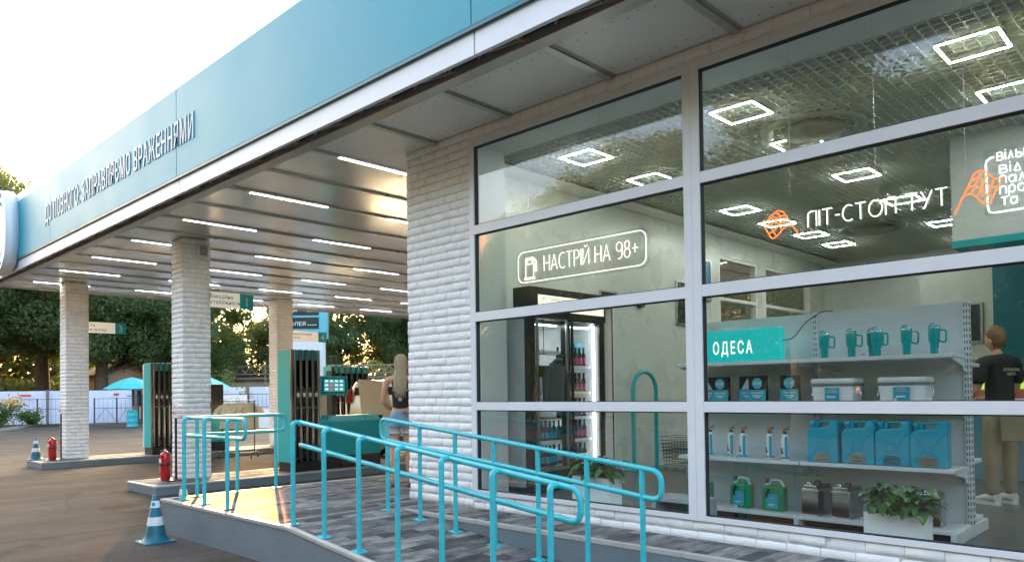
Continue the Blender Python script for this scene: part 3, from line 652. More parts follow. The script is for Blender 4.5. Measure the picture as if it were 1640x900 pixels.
# ------------------------------------------------------------------ neon signs
def arc(cx, cy, rx, ry, a0, a1, n=10): return [(cx + rx * math.cos(R(a0 + (a1 - a0) * k / n)), cy + ry * math.sin(R(a0 + (a1 - a0) * k / n))) for k in range(n + 1)]
G = {
 'Н': ([[(0, 0), (0, 1)], [(.6, 0), (.6, 1)], [(0, .5), (.6, .5)]], .6), 'А': ([[(0, 0), (.33, 1), (.66, 0)], [(.12, .32), (.54, .32)]], .66),
 'С': ([arc(.38, .5, .38, .5, 55, 305, 14)], .6), 'Т': ([[(0, 1), (.62, 1)], [(.31, 1), (.31, 0)]], .62),
 'Р': ([[(0, 0), (0, 1)] + arc(.25, .74, .27, .26, 90, -90, 8) + [(0, .48)]], .52), 'І': ([[(0, 0), (0, 1)]], .0),
 'Й': ([[(0, 1), (0, 0), (.6, 1), (.6, 0)], arc(.3, 1.2, .14, .1, 180, 360, 6)], .6),
 '9': ([arc(.27, .72, .27, .28, 0, 360, 14), [(.54, .72), (.54, .4)] + arc(.27, .3, .27, .3, 0, -120, 8)], .54),
 '8': ([arc(.27, .76, .22, .24, 0, 360, 14), arc(.27, .27, .27, .27, 0, 360, 14)], .54), '+': ([[(0, .5), (.5, .5)], [(.25, .25), (.25, .75)]], .5),
 'П': ([[(0, 0), (0, .7)] + arc(.25, .72, .25, .28, 180, 90, 6) + [(.58, 1), (.58, 0)]], .58), 'О': ([arc(.4, .5, .4, .5, 0, 360, 20)], .8),
 'У': ([[(0, 1), (.3, .42)], [(.6, 1), (.22, .12)] + arc(.08, .12, .14, .12, 0, -90, 4)], .6), '-': ([[(0, .5), (.28, .5)]], .28), ' ': ([], .22),
 'в': ([[(0, 0), (0, .68)] + arc(.24, .52, .18, .16, 90, -90, 6) + [(0, .36)], [(.24, .36)] + arc(.26, .18, .2, .18, 90, -90, 6) + [(0, 0)]], .46), 'і': ([[(0, 0), (0, .62)], [(0, .8), (0, .86)]], .0),
 'л': ([[(0, 0), (.08, .1), (.22, .68), (.36, .1), (.44, 0)]], .44), 'ь': ([[(0, .68), (0, 0), (.22, 0)] + arc(.24, .19, .18, .19, -90, 90, 6) + [(0, .38)]], .42),
 'н': ([[(0, 0), (0, .68)], [(.42, 0), (.42, .68)], [(0, .36), (.42, .36)]], .42), 'а': ([arc(.21, .3, .21, .3, 20, 340, 14), [(.43, 0), (.43, .62)]], .45),
 'з': ([arc(.18, .5, .18, .18, 140, -90, 8), arc(.18, .17, .2, .17, 90, -140, 8)], .38), 'д': ([[(.05, 0), (.24, .68), (.43, 0), (.05, 0)]], .48),
 'ф': ([arc(.3, .34, .3, .32, 0, 360, 16), [(.3, -.2), (.3, .95)]], .6), 'п': ([[(0, 0), (0, .45)] + arc(.21, .45, .21, .23, 180, 0, 8) + [(.42, 0)]], .42),
 'р': ([[(0, -.28), (0, .4)] + arc(.22, .34, .22, .32, 160, -160, 12)], .44), 'о': ([arc(.24, .34, .24, .34, 0, 360, 16)], .48),
 'м': ([[(0, 0), (.04, .68), (.27, .2), (.5, .68), (.54, 0)]], .54), 'т': ([[(0, .68), (.44, .68)], [(.22, .68), (.22, 0)]], .44), 'к': ([[(0, 0), (0, .68)], [(.38, .68), (.04, .34), (.4, 0)]], .4)}
def neon_text(m, body, x, z, h, w, y, r=0.0058, gap=0.2, skew=0.0, mi=0):
    tot = sum(G[c][1] + gap for c in body) - gap; sx = w / tot; cx = x
    for c in body:
        for st in G[c][0]:
            if len(st) > 1: m.tube([(cx + p[0] * sx, y, z + p[1] * h) for p in st], r, 6, mi)
        cx += (G[c][1] + gap) * sx
def outline(m, pts, y, r=0.0058, mi=0, closed=True): m.tube([(a, y, b) for a, b in pts], r, 6, mi, closed=closed)
def wires(m, xs, z0, z1, y):
    for x in xs: m.tube([(x, y, z0), (x, y, z1)], 0.0022, 4)
NY = 5.72
t = thing('neon_sign', 'warm white neon sign reading НАСТРІЙ НА 98+ with a fuel pump icon', 'neon sign', (-4.6, NY, 2.9), group='neon signs in the windows')
m = MB(); outline(m, rounded(-5.43, 2.745, -3.84, 3.062, 0.075, 8), NY, 0.0045); m.build('border_tube', neonw_m, t)
m = MB(); neon_text(m, 'НАСТРІЙ НА 98+', -5.07, 2.835, 0.155, 1.14, NY, 0.0036); m.build('letters', neonw_m, t)
m = MB()
outline(m, [(-5.325, 2.79), (-5.325, 2.985), (-5.315, 2.995), (-5.225, 2.995), (-5.215, 2.985), (-5.215, 2.79)], NY, 0.0045)
outline(m, [(-5.34, 2.775), (-5.34, 2.79), (-5.20, 2.79), (-5.20, 2.775)], NY, 0.0045); outline(m, rounded(-5.308, 2.93, -5.232, 2.975, 0.01, 2), NY, 0.004)
outline(m, [(-5.21, 2.985), (-5.18, 2.955), (-5.172, 2.90), (-5.172, 2.85), (-5.185, 2.842), (-5.195, 2.86), (-5.195, 2.92), (-5.21, 2.925)], NY, 0.004, closed=False)
m.build('pump_icon', neonw_m, t)
MB().prism(rounded(-5.46, 2.715, -3.81, 3.09, 0.09, 6), lambda a, b, d: (a, d, b), NY + 0.012, NY + 0.016).build('backing_sheet', acry_m, t)
m = MB(); wires(m, (-5.27, -4.35), 3.06, 4.48, NY); m.build('hanging_wire', steel_m, t)
def flag(m, sgn, x, z, w, h, y):
    # pole foot at (x,z); pole leans; sgn=+1 flag flies right
    tx = x + sgn * w * 0.44; tz = z + h * 0.93
    m.tube([(x, y, z), (tx, y, tz)], 0.006, 6)
    for i in range(4):
        f = i / 3; pts = []
        bx = x + (tx - x) * (1 - f * 0.56); bz = z + (tz - z) * (1 - f * 0.56)
        for k in range(11):
            q = k / 10; pts.append((bx + sgn * q * w * 0.58, y, bz + 0.10 * h * math.sin(q * 5.6) - q * 0.20 * h * (0.7 + 0.3 * f)))
        m.tube(pts, 0.0055, 6)
    for k in (3, 5, 7.5, 10):
        q = k / 10; pts = []
        for i in range(4):
            f = i / 3; bx = x + (tx - x) * (1 - f * 0.56); bz = z + (tz - z) * (1 - f * 0.56)
            pts.append((bx + sgn * q * w * 0.58, y, bz + 0.10 * h * math.sin(q * 5.6) - q * 0.20 * h * (0.7 + 0.3 * f)))
        m.tube(pts, 0.005, 6)
t = thing('neon_sign', 'white neon sign reading ПІТ-СТОП ТУТ between two orange flags', 'neon sign', (-1.9, NY, 2.9), group='neon signs in the windows')
m = MB(); neon_text(m, 'ПІТ-СТОП ТУТ', -2.367, 2.838, 0.118, 0.955, NY, 0.0038); m.build('letters', neon_m, t)
m = MB(); flag(m, -1, -2.422, 2.764, 0.31, 0.245, NY); m.build('flag_tube', neono_m, t)
m = MB(); flag(m, 1, -1.369, 2.763, 0.27, 0.265, NY); m.build('flag_tube', neono_m, t)
MB().prism(rounded(-2.40, 2.80, -1.385, 2.985, 0.03, 4), lambda a, b, d: (a, d, b), NY + 0.012, NY + 0.016).build('backing_sheet', acry_m, t)
m = MB(); wires(m, (-2.50, -1.87, -1.30), 3.0, 4.48, NY); m.build('hanging_wire', steel_m, t)
t = thing('neon_sign', 'white framed neon text sign on the upper wall box at the right', 'neon sign', (-1.5, 9.73, 3.85), group='neon signs in the windows')
y = 9.72; m = MB()
outline(m, [(-1.93, 4.145), (-1.96, 4.145), (-2.0, 4.12), (-2.01, 4.08), (-2.0, 3.60), (-1.985, 3.545), (-1.94, 3.53), (-0.60, 3.53), (-0.55, 3.56), (-0.54, 4.1), (-0.58, 4.14), (-1.2, 4.145)], y, 0.009, closed=False); m.build('border_tube', neon_m, t)
m = MB()
for body, x, z, w in (('вільна з', -1.90, 4.10, .50), ('від фі', -1.88, 3.955, .42), ('палів', -1.88, 3.84, .36), ('промо', -1.88, 3.725, .42), ('та пак', -1.87, 3.60, .46)): neon_text(m, body, x, z, 0.125, w, y, 0.0055)
m.build('letters', neon_m, t)
MB().prism(rounded(-2.04, 3.50, -0.50, 4.24, 0.05, 5), lambda a, b, d: (a, d, b), y + 0.015, y + 0.02).build('backing_sheet', acry_m, t)

# ------------------------------------------------------------------ fridge
t = thing('drinks_fridge', 'tall black double door drinks fridge with a cream header', 'fridge', (-6.35, 7.2, FZ))
fx = -6.02
m = MB(); m.box(-6.80, 6.53, FZ + 0.08, fx - 0.10, 6.57, 2.50); m.box(-6.80, 7.92, FZ + 0.08, fx - 0.10, 7.96, 2.50); m.box(-6.80, 6.57, FZ + 0.08, -6.76, 7.92, 2.50); m.build('side_panel', mat('fridge side', (0.50, 0.53, 0.54), 0.35), t)
m = MB(); m.box(-6.76, 6.57, FZ + 0.08, -6.74, 7.92, 2.50); m.box(-6.74, 6.57, 0.62, fx - 0.12, 7.92, 0.66); m.box(-6.74, 6.57, 2.44, fx - 0.12, 7.92, 2.5); m.build('liner', mat('fridge liner', (0.80, 0.82, 0.82), 0.4), t)
m = MB(); m.box(fx - 0.10, 6.53, FZ + 0.02, fx, 6.62, 2.62); m.box(fx - 0.10, 7.88, FZ + 0.02, fx, 7.96, 2.62); m.box(fx - 0.10, 7.20, FZ + 0.02, fx, 7.27, 2.50); m.box(fx - 0.10, 6.62, FZ + 0.02, fx, 7.88, 0.69); m.box(fx - 0.10, 6.62, 2.49, fx, 7.88, 2.62)
m.box(-6.7, 6.57, FZ, fx - 0.1, 7.92, FZ + 0.08); m.build('frame', black_m, t, bevel=0.005)
MB().box(-6.27, 6.50, 2.50, fx + 0.03, 7.96, 2.86).build('header', black_m, t, bevel=0.006)
hd = MB().box(fx + 0.028, 6.64, 2.585, fx + 0.036, 7.91, 2.77).build('header_panel', fhead_m, t)
m = MB(); m.text('ЗАПРАВЛЯЙСЯ ТА МЧИ', (fx + 0.0385, 6.86, 2.705), (0, 1, 0), (0, 0, 1), 0.042, 0.82); m.text('ЩОБ ВСТИГНУТИ ДАЛІ', (fx + 0.0385, 6.95, 2.625), (0, 1, 0), (0, 0, 1), 0.042, 0.82)
for k in range(9):
    a = R(-40 + k * 33); m.bar((fx + 0.0385, 6.745 + 0.035 * math.cos(a), 2.69 + 0.035 * math.sin(a)), (fx + 0.0385, 6.745 + 0.055 * math.cos(a), 2.69 + 0.055 * math.sin(a)), 0.014, 0.002)
m.build('header_lettering', tealp_m, hd)
for y0, y1, nm in ((6.62, 7.20, 'left'), (7.27, 7.88, 'right')):
    d = MB(); d.box(fx, y0, 0.66, fx + 0.022, y0 + 0.035, 2.52); d.box(fx, y1 - 0.035, 0.66, fx + 0.022, y1, 2.52); d.box(fx, y0 + 0.035, 0.66, fx + 0.022, y1 - 0.035, 0.70); d.box(fx, y0 + 0.035, 2.48, fx + 0.022, y1 - 0.035, 2.52)
    d = d.build('door', steel_m if nm == 'left' else black_m, t, bevel=0.003)
    MB().add([(fx + 0.01, y0 + .035, 0.7), (fx + 0.01, y1 - .035, 0.7), (fx + 0.01, y1 - .035, 2.48), (fx + 0.01, y0 + .035, 2.48)], [(0, 1, 2, 3)]).build('door_glass', fglass_m, d)
MB().box(fx - 0.10, 7.835, 0.72, fx - 0.08, 7.86, 2.46).build('light_strip', fled_m, t)
MB().box(fx - 0.16, 6.66, 2.425, fx - 0.13, 7.16, 2.44).build('light_strip', fled_m, t); MB().box(fx - 0.16, 7.30, 2.425, fx - 0.13, 7.80, 2.44).build('light_strip', fled_m, t)  # top strips added to brighten the inside of both fridge halves
RS = (1.93, 1.60, 1.28, 1.0, 0.70); LS = (2.10, 1.78, 1.40, 1.0, 0.70)
for y0, y1, ss in ((6.60, 7.19, LS), (7.28, 7.80, RS)):
    for z in ss[:-1]:
        s_ = MB().box(-6.7, y0, z - 0.012, fx - 0.12, y1, z).build('shelf', shelf_m, t)
        MB().box(fx - 0.12, y0, z - 0.022, fx - 0.11, y1, z + 0.014).build('price_rail', white_m, s_)
bp = {}
def bottle(kind, loc, lab, group):
    if kind in bp: return copy_tree(bp[kind], loc, None, lab, group)
    lm = {'blue': blue_m, 'pink': pink_m, 'olive': olive_m, 'clear': white_m}[kind]
    t = thing('bottle', lab, 'bottle', loc, group=group)
    if kind == 'olive': MB().lathe((0, 0, 0), [(0.03, 0), (0.033, 0.01), (0.033, 0.13), (0.028, 0.15), (0.02, 0.155)], 12).build('glass_body', olive_m, t, local=True)
    else:
        MB().lathe((0, 0, 0), [(0.028, 0), (0.031, 0.01), (0.031, 0.135), (0.025, 0.165), (0.013, 0.19), (0.0125, 0.235)], 12).build('glass_body', bottle_m, t, local=True)
        MB().lathe((0, 0, 0), [(0.0318, 0.035), (0.0318, 0.115)], 12).build('label_wrap', lm, t, local=True)
        MB().lathe((0, 0, 0), [(0.014, 0.235), (0.0145, 0.25), (0.012, 0.252)], 10).build('cap', black_m, t, local=True)
    bp[kind] = t; return t
zn = ['top', 'second', 'third', 'fourth', 'bottom']
for zi, z in enumerate(RS):
    for k in range(6):
        kind = 'blue' if k < 2 + (zi == 3) else 'pink'
        if zi == 4: kind = 'clear'
        if zi == 2: kind = 'pink' if k % 2 else 'blue'
        for r in range(2):
            bottle(kind, (fx - 0.17 - r * 0.09, 7.325 + k * 0.082, z + 0.001), '%s labelled bottle, %s from left, %s row, %s shelf of right fridge half' % ({'clear': 'white'}.get(kind, kind), ORD[k], ['front', 'back'][r], zn[zi]), 'bottles on the %s right fridge shelf' % zn[zi])
for zi, z in ((1, 1.78), (4, 0.70), (3, 1.0)):
    for k in range(7):
        kind = 'olive' if zi == 1 else 'blue'
        bottle(kind, (fx - 0.17, 6.66 + k * 0.078, z + 0.001), ('olive jar' if zi == 1 else 'blue labelled dark bottle') + ', %s from left, %s shelf of left fridge half' % (ORD[k], zn[zi]), 'row on the %s left fridge shelf' % zn[zi])
m = MB(); m.box(-6.35, 6.68, 2.101, -6.16, 6.98, 2.145); tag(m.build('folded_towel', label_m, bevel=0.01, origin=(-6.2, 6.8, 2.1)), 'folded pale cloth on the top left fridge shelf', 'towel')
m = MB(); m.box(-6.3, 7.60, 1.931 + 0.0, -6.22, 7.74, 2.24); tag(m.build('carton', blue_m, bevel=0.004, origin=(-6.26, 7.67, 1.93)), 'blue and white carton behind bottles on the top right fridge shelf', 'carton')
# hoodie model standing in for a reflection in the left fridge door
t = thing('hoodie', 'dark grey hoodie on a white hanger standing in for a fridge door reflection', 'hoodie', (-5.93, 6.87, 1.95))
m = MB(); hx = -5.925
prof = [(1.985, .04, .03), (1.96, .07, .05), (1.925, .12, .05), (1.88, .15, .055), (1.80, .155, .06), (1.68, .15, .06), (1.55, .15, .06), (1.44, .155, .055), (1.40, .15, .04)]
vs = []; fs = []; n = 20
for i, (z, ry, rx) in enumerate(prof):
    for k in range(n):
        a = 2 * math.pi * k / n; wv = 1 + 0.05 * math.sin(5 * a + i); vs.append((hx + rx * math.cos(a) * wv, 6.87 + ry * math.sin(a) * wv, z))
for i in range(len(prof) - 1):
    for k in range(n): fs.append((i * n + k, i * n + (k + 1) % n, (i + 1) * n + (k + 1) % n, (i + 1) * n + k))
m.add(vs, fs, 0, True); m.build('body_cloth', hood_m, t)
for sg in (-1, 1): m = MB(); m.tube([(hx, 6.87 + sg * 0.12, 1.90), (hx, 6.87 + sg * 0.175, 1.80), (hx + .01, 6.87 + sg * 0.20, 1.62), (hx + .015, 6.87 + sg * 0.205, 1.45)], [0.045, 0.045, 0.038, 0.03], 12); m.build('sleeve', hood_m, t)
m = MB(); m.tube([(hx + .02, 6.82, 1.96), (hx + .05, 6.84, 1.99), (hx + .05, 6.90, 1.99), (hx + .02, 6.92, 1.96)], 0.028, 10); m.build('hood', hood_m, t)
m = MB(); m.tube([(hx, 6.76, 1.955), (hx, 6.87, 2.01), (hx, 6.98, 1.955)], 0.009, 8); m.tube([(hx, 6.87, 2.01), (hx, 6.87, 2.045), (hx, 6.885, 2.065), (hx, 6.90, 2.05)], 0.0035, 6); m.build('hanger', white_m, t)
m = MB(); m.tube([(-5.995, 6.66, 2.50), (-5.93, 6.66, 2.46), (-5.925, 6.66, 2.05), (-5.925, 7.12, 2.05), (-5.93, 7.12, 2.46), (-5.995, 7.12, 2.50)], 0.005, 6)
tag(m.build('garment_rail', black_m, origin=(-5.95, 6.9, 2.5)), 'thin black rail added to carry the grey hoodie', 'clothes rail')

# ------------------------------------------------------------------ planters
def planter(lab, x0, x1, y0, y1, z1, hh, seed, n=46, lean=0.0):
    t = thing('planter', lab, 'potted plant', ((x0 + x1) / 2, (y0 + y1) / 2, 0.53), group='white window planters')
    m = MB(); w = 0.012
    m.box(x0, y0, 0.531, x1, y0 + w, z1); m.box(x0, y1 - w, 0.531, x1, y1, z1); m.box(x0, y0 + w, 0.531, x0 + w, y1 - w, z1); m.box(x1 - w, y0 + w, 0.531, x1, y1 - w, z1)
    m.build('pot', white_m, t, bevel=0.003)
    MB().box(x0 + w, y0 + w, 0.531, x1 - w, y1 - w, z1 - 0.03).build('soil', soil_m, t)
    rnd = random.Random(seed); L = MB(); St = MB()
    for i in range(n):
        bx = rnd.uniform(x0 + 0.04, x1 - 0.04); by = rnd.uniform(y0 + 0.04, y1 - 0.04); a = rnd.uniform(0, 6.28); ln = rnd.uniform(0.10, 0.165); out = rnd.uniform(0.01, 0.08)
        top = Vector((bx + math.cos(a) * out, by + math.sin(a) * out, z1 - 0.03 + rnd.uniform(0.05, hh)))
        St.tube([(bx, by, z1 - 0.035), ((bx + top.x) / 2, (by + top.y) / 2, (z1 + top.z) / 2 + 0.02), tuple(top)], 0.0028, 5)
        d = Vector((math.cos(a), math.sin(a), rnd.uniform(-0.1, 0.8))).normalized(); side = d.cross(Vector((0, 0, 1))).normalized(); up = side.cross(d)
        W = ln * rnd.uniform(0.26, 0.36); vs = []; fs = []
        for k in range(7):
            q = k / 6; wd = W * math.sin(math.pi * min(1, q * 0.9 + 0.06)) ** 0.8 * (1 - 0.3 * q); c = top + d * (q * ln) - Vector((0, 0, 1)) * (q * q * ln * 0.55)
            vs += [c - side * wd + up * wd * 0.35, c, c + side * wd + up * wd * 0.35]
        for k in range(6):
            b = k * 3; fs += [(b, b + 3, b + 4, b + 1), (b + 1, b + 4, b + 5, b + 2)]
        L.add(vs, fs, 0, True)
    L.build('foliage', leaf_s, t); St.build('stem', leaf_s, t)
planter('white rectangular planter with broad green leaves in front of the product shelves', -1.97, -1.575, 5.62, 5.82, 0.722, 0.21, 3, 105)
planter('white rectangular planter with dark leaves in front of the drinks fridge', -4.66, -4.221, 5.62, 5.82, 0.80, 0.19, 9, 80)

# ------------------------------------------------------------------ gondola shelving
GX0, GXJ, GX1 = -4.035, -2.815, -1.598; GY0 = 6.50; GYB = 6.93
t = thing('shelving_unit', 'white double-sided steel shop shelving full of turquoise goods', 'shelving', (-2.8, 6.95, FZ))
for x0, x1 in ((GX0, GXJ), (GXJ, GX1)):
    MB().box(x0 + 0.02, GYB, FZ + 0.02, x1 - 0.02, GYB + 0.04, 2.295).build('back_panel', mat('perforated panel', (0.62, 0.66, 0.67), 0.45, var=0.02), t, bevel=0.003)
for x in (GX0, GXJ, GX1):
    m = MB(); m.box(x - 0.02, GYB - 0.02, FZ, x + 0.02, GYB + 0.065, 2.305)
    z = FZ + 0.1
    while z < 2.28: m.box(x - 0.006 - .006, GYB - 0.0215, z, x - 0.006, GYB - 0.019, z + 0.028, 1); m.box(x + 0.006, GYB - 0.0215, z, x + 0.012, GYB - 0.019, z + 0.028, 1); z += 0.05
    z = FZ + 0.1
    while z < 2.28: m.box(x + 0.0195, GYB + 0.0, z, x + 0.0212, GYB + 0.012, z + 0.03, 1); m.box(x + 0.0195, GYB + 0.03, z, x + 0.0212, GYB + 0.042, z + 0.03, 1); z += 0.05
    m.build('upright', [shelf_m, dark_m], t)
    m = MB(); m.box(x - 0.02, 6.42, FZ, x + 0.02, GYB - 0.02, FZ + 0.09); m.box(x - 0.02, GYB + 0.065, FZ, x + 0.02, 7.42, FZ + 0.09); m.build('foot', shelf_m, t, bevel=0.003)
SZ = ((1.866, 0.40), (1.485, 0.40), (0.968, 0.40), (0.505, 0.46))
for x0, x1 in ((GX0, GXJ), (GXJ, GX1)):
    for z, dp in SZ:
        s_ = MB().box(x0 + 0.004, GYB - dp - 0.02, z - 0.032, x1 - 0.004, GYB - 0.022, z).build('shelf', shelf_m, t, bevel=0.004)
    for z in (1.80, 1.0, 0.53): MB().box(x0 + 0.004, GYB + 0.07, z - 0.03, x1 - 0.004, GYB + 0.42, z).build('rear_shelf', shelf_m, t, bevel=0.004)
    MB().box(x0 + 0.03, 6.56, FZ + 0.001, x1 - 0.03, 6.58, FZ + 0.07).build('kick_plate', dark_m, t)
for x in (GX0 + 0.012, GXJ - 0.014, GXJ + 0.014, GX1 - 0.012):
    for z, dp in SZ[:3]:
        MB().prism([(GYB - 0.02, z - 0.033), (GYB - dp + 0.03, z - 0.033), (GYB - dp + 0.03, z - 0.045), (GYB - 0.09, z - 0.09), (GYB - 0.06, z - 0.13), (GYB - 0.02, z - 0.135)], lambda a, b, d: (d, a, b), x - 0.002, x + 0.002).build('bracket', shelf_m, t)
# lightbox ОДЕСА
t = thing('lightbox_sign', 'glowing turquoise lightbox reading ОДЕСА on the top shelf', 'lightbox', (-3.4, 6.6, 1.866))
MB().box(-3.86, 6.56, 1.867, -3.0, 6.68, 2.168).build('case', lbox_m, t, bevel=0.003)
m = MB(); m.text('ОДЕСА', (-3.655, 6.557, 1.945), (1, 0, 0), (0, 0, 1), 0.118, 0.40, space=1.4, bold=0.010); m.build('lettering', lboxt_m, t)
m = MB(); m.tube(fillet([(-3.0, 6.64, 2.05), (-2.93, 6.70, 2.06), (-2.87, 6.84, 2.22), (-2.74, 6.90, 2.31), (-2.66, 6.95, 2.305)], 0.1), 0.005, 6); tag(m.build('power_cable', black_m, origin=(-3.0, 6.64, 2.05)), 'black cable running from the lit sign over the shelf back', 'cable')
# mugs
def prod(proto, name, lab, cat, loc, rz, group, build):
    if proto in bp: return copy_tree(bp[proto], loc, rz, lab, group)
    t = thing(name, lab, cat, loc, rz, group); build(t); bp[proto] = t; return t
def b_mug(t):
    MB().lathe((0, 0, 0), [(0.027, 0), (0.029, 0.004), (0.031, 0.085), (0.041, 0.105), (0.043, 0.195), (0.042, 0.2)], 20).build('cup', mug_m, t, local=True)
    MB().lathe((0, 0, 0), [(0.0425, 0.200), (0.043, 0.212), (0.041, 0.213)], 20).build('steel_rim', chrome_m, t, local=True)
    m = MB(); m.lathe((0, 0, 0), [(0.041, 0.213), (0.04, 0.224), (0.01, 0.226)], 20); m.tube([(-0.03, -0.01, 0.226), (-0.02, -0.01, 0.238), (0.01, -0.01, 0.238)], 0.006, 6); m.build('lid', mug_m, t, local=True)
    m = MB(); m.tube(fillet([(0.04, 0, 0.185), (0.088, 0, 0.185), (0.084, 0, 0.085), (0.036, 0, 0.10)], 0.022), 0.008, 8); m.build('handle', mug_m, t, local=True)
    m = MB(); pts = [(0.018 * math.cos(R(a)), -0.0425 + 0.004 * abs(math.cos(R(a))), 0.15 + 0.018 * math.sin(R(a))) for a in range(20, 341, 20)]
    m.tube(pts[:8], 0.0016, 4); m.tube(pts[9:], 0.0016, 4); m.build('round_logo', ink_m, t, local=True)
mugl = ['leftmost, left of the price tag', 'second from the left', 'behind the middle one, partly hidden', 'in the middle beside the price tag', 'second from the right', 'rightmost, nearest the upright']
for (x, y, rz), l in zip(((-2.61, 6.60, .12), (-2.38, 6.60, 0.05), (-2.245, 6.70, 0), (-2.175, 6.60, -.05), (-1.95, 6.61, 0.02), (-1.745, 6.60, -.1)), mugl):
    prod('mug', 'travel_mug', 'turquoise travel mug, ' + l, 'travel mug', (x, y, 1.867), rz, 'turquoise travel mugs', b_mug)
def tagcard(x, y, z, lab):
    m = MB(); m.prism([(-0.028, 0), (0.028, 0), (0.028, 0.032), (-0.028, 0.032)], lambda a, b, d: (x + a, y - b * 0.25 + d, z + b), 0, 0.0015)
    m.box(x - 0.02, y - 0.0072, z + 0.020, x + 0.012, y - 0.0062, z + 0.024, 1); m.box(x - 0.02, y - 0.0045, z + 0.010, x + 0.004, y - 0.0035, z + 0.014, 1)
    tag(m.build('price_tag', [label_m, ink_m], origin=(x, y, z)), lab, 'price tag', 'price tags on the shelves')
tagcard(-2.255, 6.54, 1.867, 'small white price tag in front of the travel mugs'); tagcard(-3.46, 6.54, 0.969, 'small white price tag in front of the white extinguishers')
tagcard(-3.43, 6.50, 0.506, 'small white price tag in front of the left green jug'); tagcard(-2.27, 6.50, 0.506, 'small white price tag beside the second metal tin')
# stop kits
def b_kit(tri):
    def f(t):
        MB().prism(rounded(-0.085, 0, 0.085, 0.245, 0.018, 4), lambda a, b, d: (a, d, b), 0, 0.05).build('case', black_m, t, local=True, bevel=0.002)
        MB().box(-0.083, -0.002, 0.004, 0.083, -0.0005, 0.118).build('label_panel', blue_m, t, local=True)
        m = MB()
        if tri:
            m.prism([(-0.06, 0.122), (0.06, 0.122), (0, 0.225)], lambda a, b, d: (a, d, b), -0.003, -0.0005); m.build('triangle_mark', mat('pale sign', (0.45, 0.62, 0.66), .5), t, local=True)
        else:
            m.prism([(0.052 * math.cos(R(22.5 + 45 * k)), 0.175 + 0.052 * math.sin(R(22.5 + 45 * k))) for k in range(8)], lambda a, b, d: (a, d, b), -0.003, -0.0005); m.build('octagon_mark', mat('octagon blue', (0.08, 0.42, 0.52), .5), t, local=True)
            m = MB(); m.text('STOP', (0, -0.0042, 0.163), (1, 0, 0), (0, 0, 1), 0.024, 0.078, center=True); m.build('stop_letters', label_m, t, local=True)
        m = MB()
        for k in range(5): m.prism([(-0.05 + k * 0.025 + 0.008 * math.cos(R(60 * q)), 0.088 + 0.008 * math.sin(R(60 * q))) for q in range(6)], lambda a, b, d: (a, d, b), -0.0035, -0.002)
        m.box(-0.045, -0.0035, 0.058, 0.045, -0.002, 0.066); m.box(-0.025, -0.0035, 0.044, 0.025, -0.002, 0.051); m.build('print', label_m, t, local=True)
    return f
for x, y, tr, l in ((-3.80, 6.68, 1, 'half hidden behind the mullion'), (-3.625, 6.62, 0, 'leftmost, under the lit sign'), (-3.345, 6.63, 1, 'with a triangle, overlapped by its neighbour'), (-3.215, 6.56, 0, 'with a STOP octagon, right of the triangle one'), (-2.93, 6.60, 0, 'with a STOP octagon, standing alone on the right')):
    prod('kit%d' % tr, 'car_kit', 'black turquoise car kit bag, ' + l, 'car kit', (x, y, 1.486), random.uniform(-.04, .04), 'car kit bags', b_kit(tr))
# coolers
def b_cooler(t):
    MB().prism([(-0.165, 0), (0.165, 0), (0.178, 0.14), (-0.178, 0.14)], lambda a, b, d: (a, d, b), -0.11, 0.11).build('body', white_m, t, local=True, bevel=0.012)
    MB().box(-0.187, -0.12, 0.142, 0.187, 0.12, 0.158).build('grey_rim', mat('grey plastic', (0.2, 0.22, 0.23), .5), t, local=True, bevel=0.004)
    MB().box(-0.185, -0.118, 0.158, 0.185, 0.118, 0.205).build('lid', white_m, t, local=True, bevel=0.016)
    m = MB(); m.tube([(0.187, 0.0, 0.155), (0.205, -0.02, 0.11), (0.212, -0.04, 0.05)], 0.006, 6); m.tube([(-0.187, 0.0, 0.155), (-0.20, -0.02, 0.11), (-0.205, -0.04, 0.05)], 0.006, 6); m.build('handle', steel_m, t, local=True)
    MB().box(-0.06, -0.1225, 0.0, 0.06, -0.118, 0.125).build('label_panel', blue_m, t, local=True)
    m = MB(); m.text('РЕЖИМ', (0, -0.1235, 0.103), (1, 0, 0), (0, 0, 1), 0.012, center=True); m.text('ОХОЛОДЖЕННЯ', (0, -0.1235, 0.086), (1, 0, 0), (0, 0, 1), 0.012, 0.10, center=True); m.box(-0.04, -0.1245, 0.04, 0.03, -0.1235, 0.055); m.build('print', label_m, t, local=True)
prod('cool', 'cool_box', 'white cool box with turquoise label, nearer the shelf joint', 'cool box', (-2.53, 6.66, 1.486), 0.0, 'white cool boxes', b_cooler)
prod('cool', 'cool_box', 'white cool box with turquoise label, nearer the right upright', 'cool box', (-1.98, 6.66, 1.486), 0.02, 'white cool boxes', b_cooler)
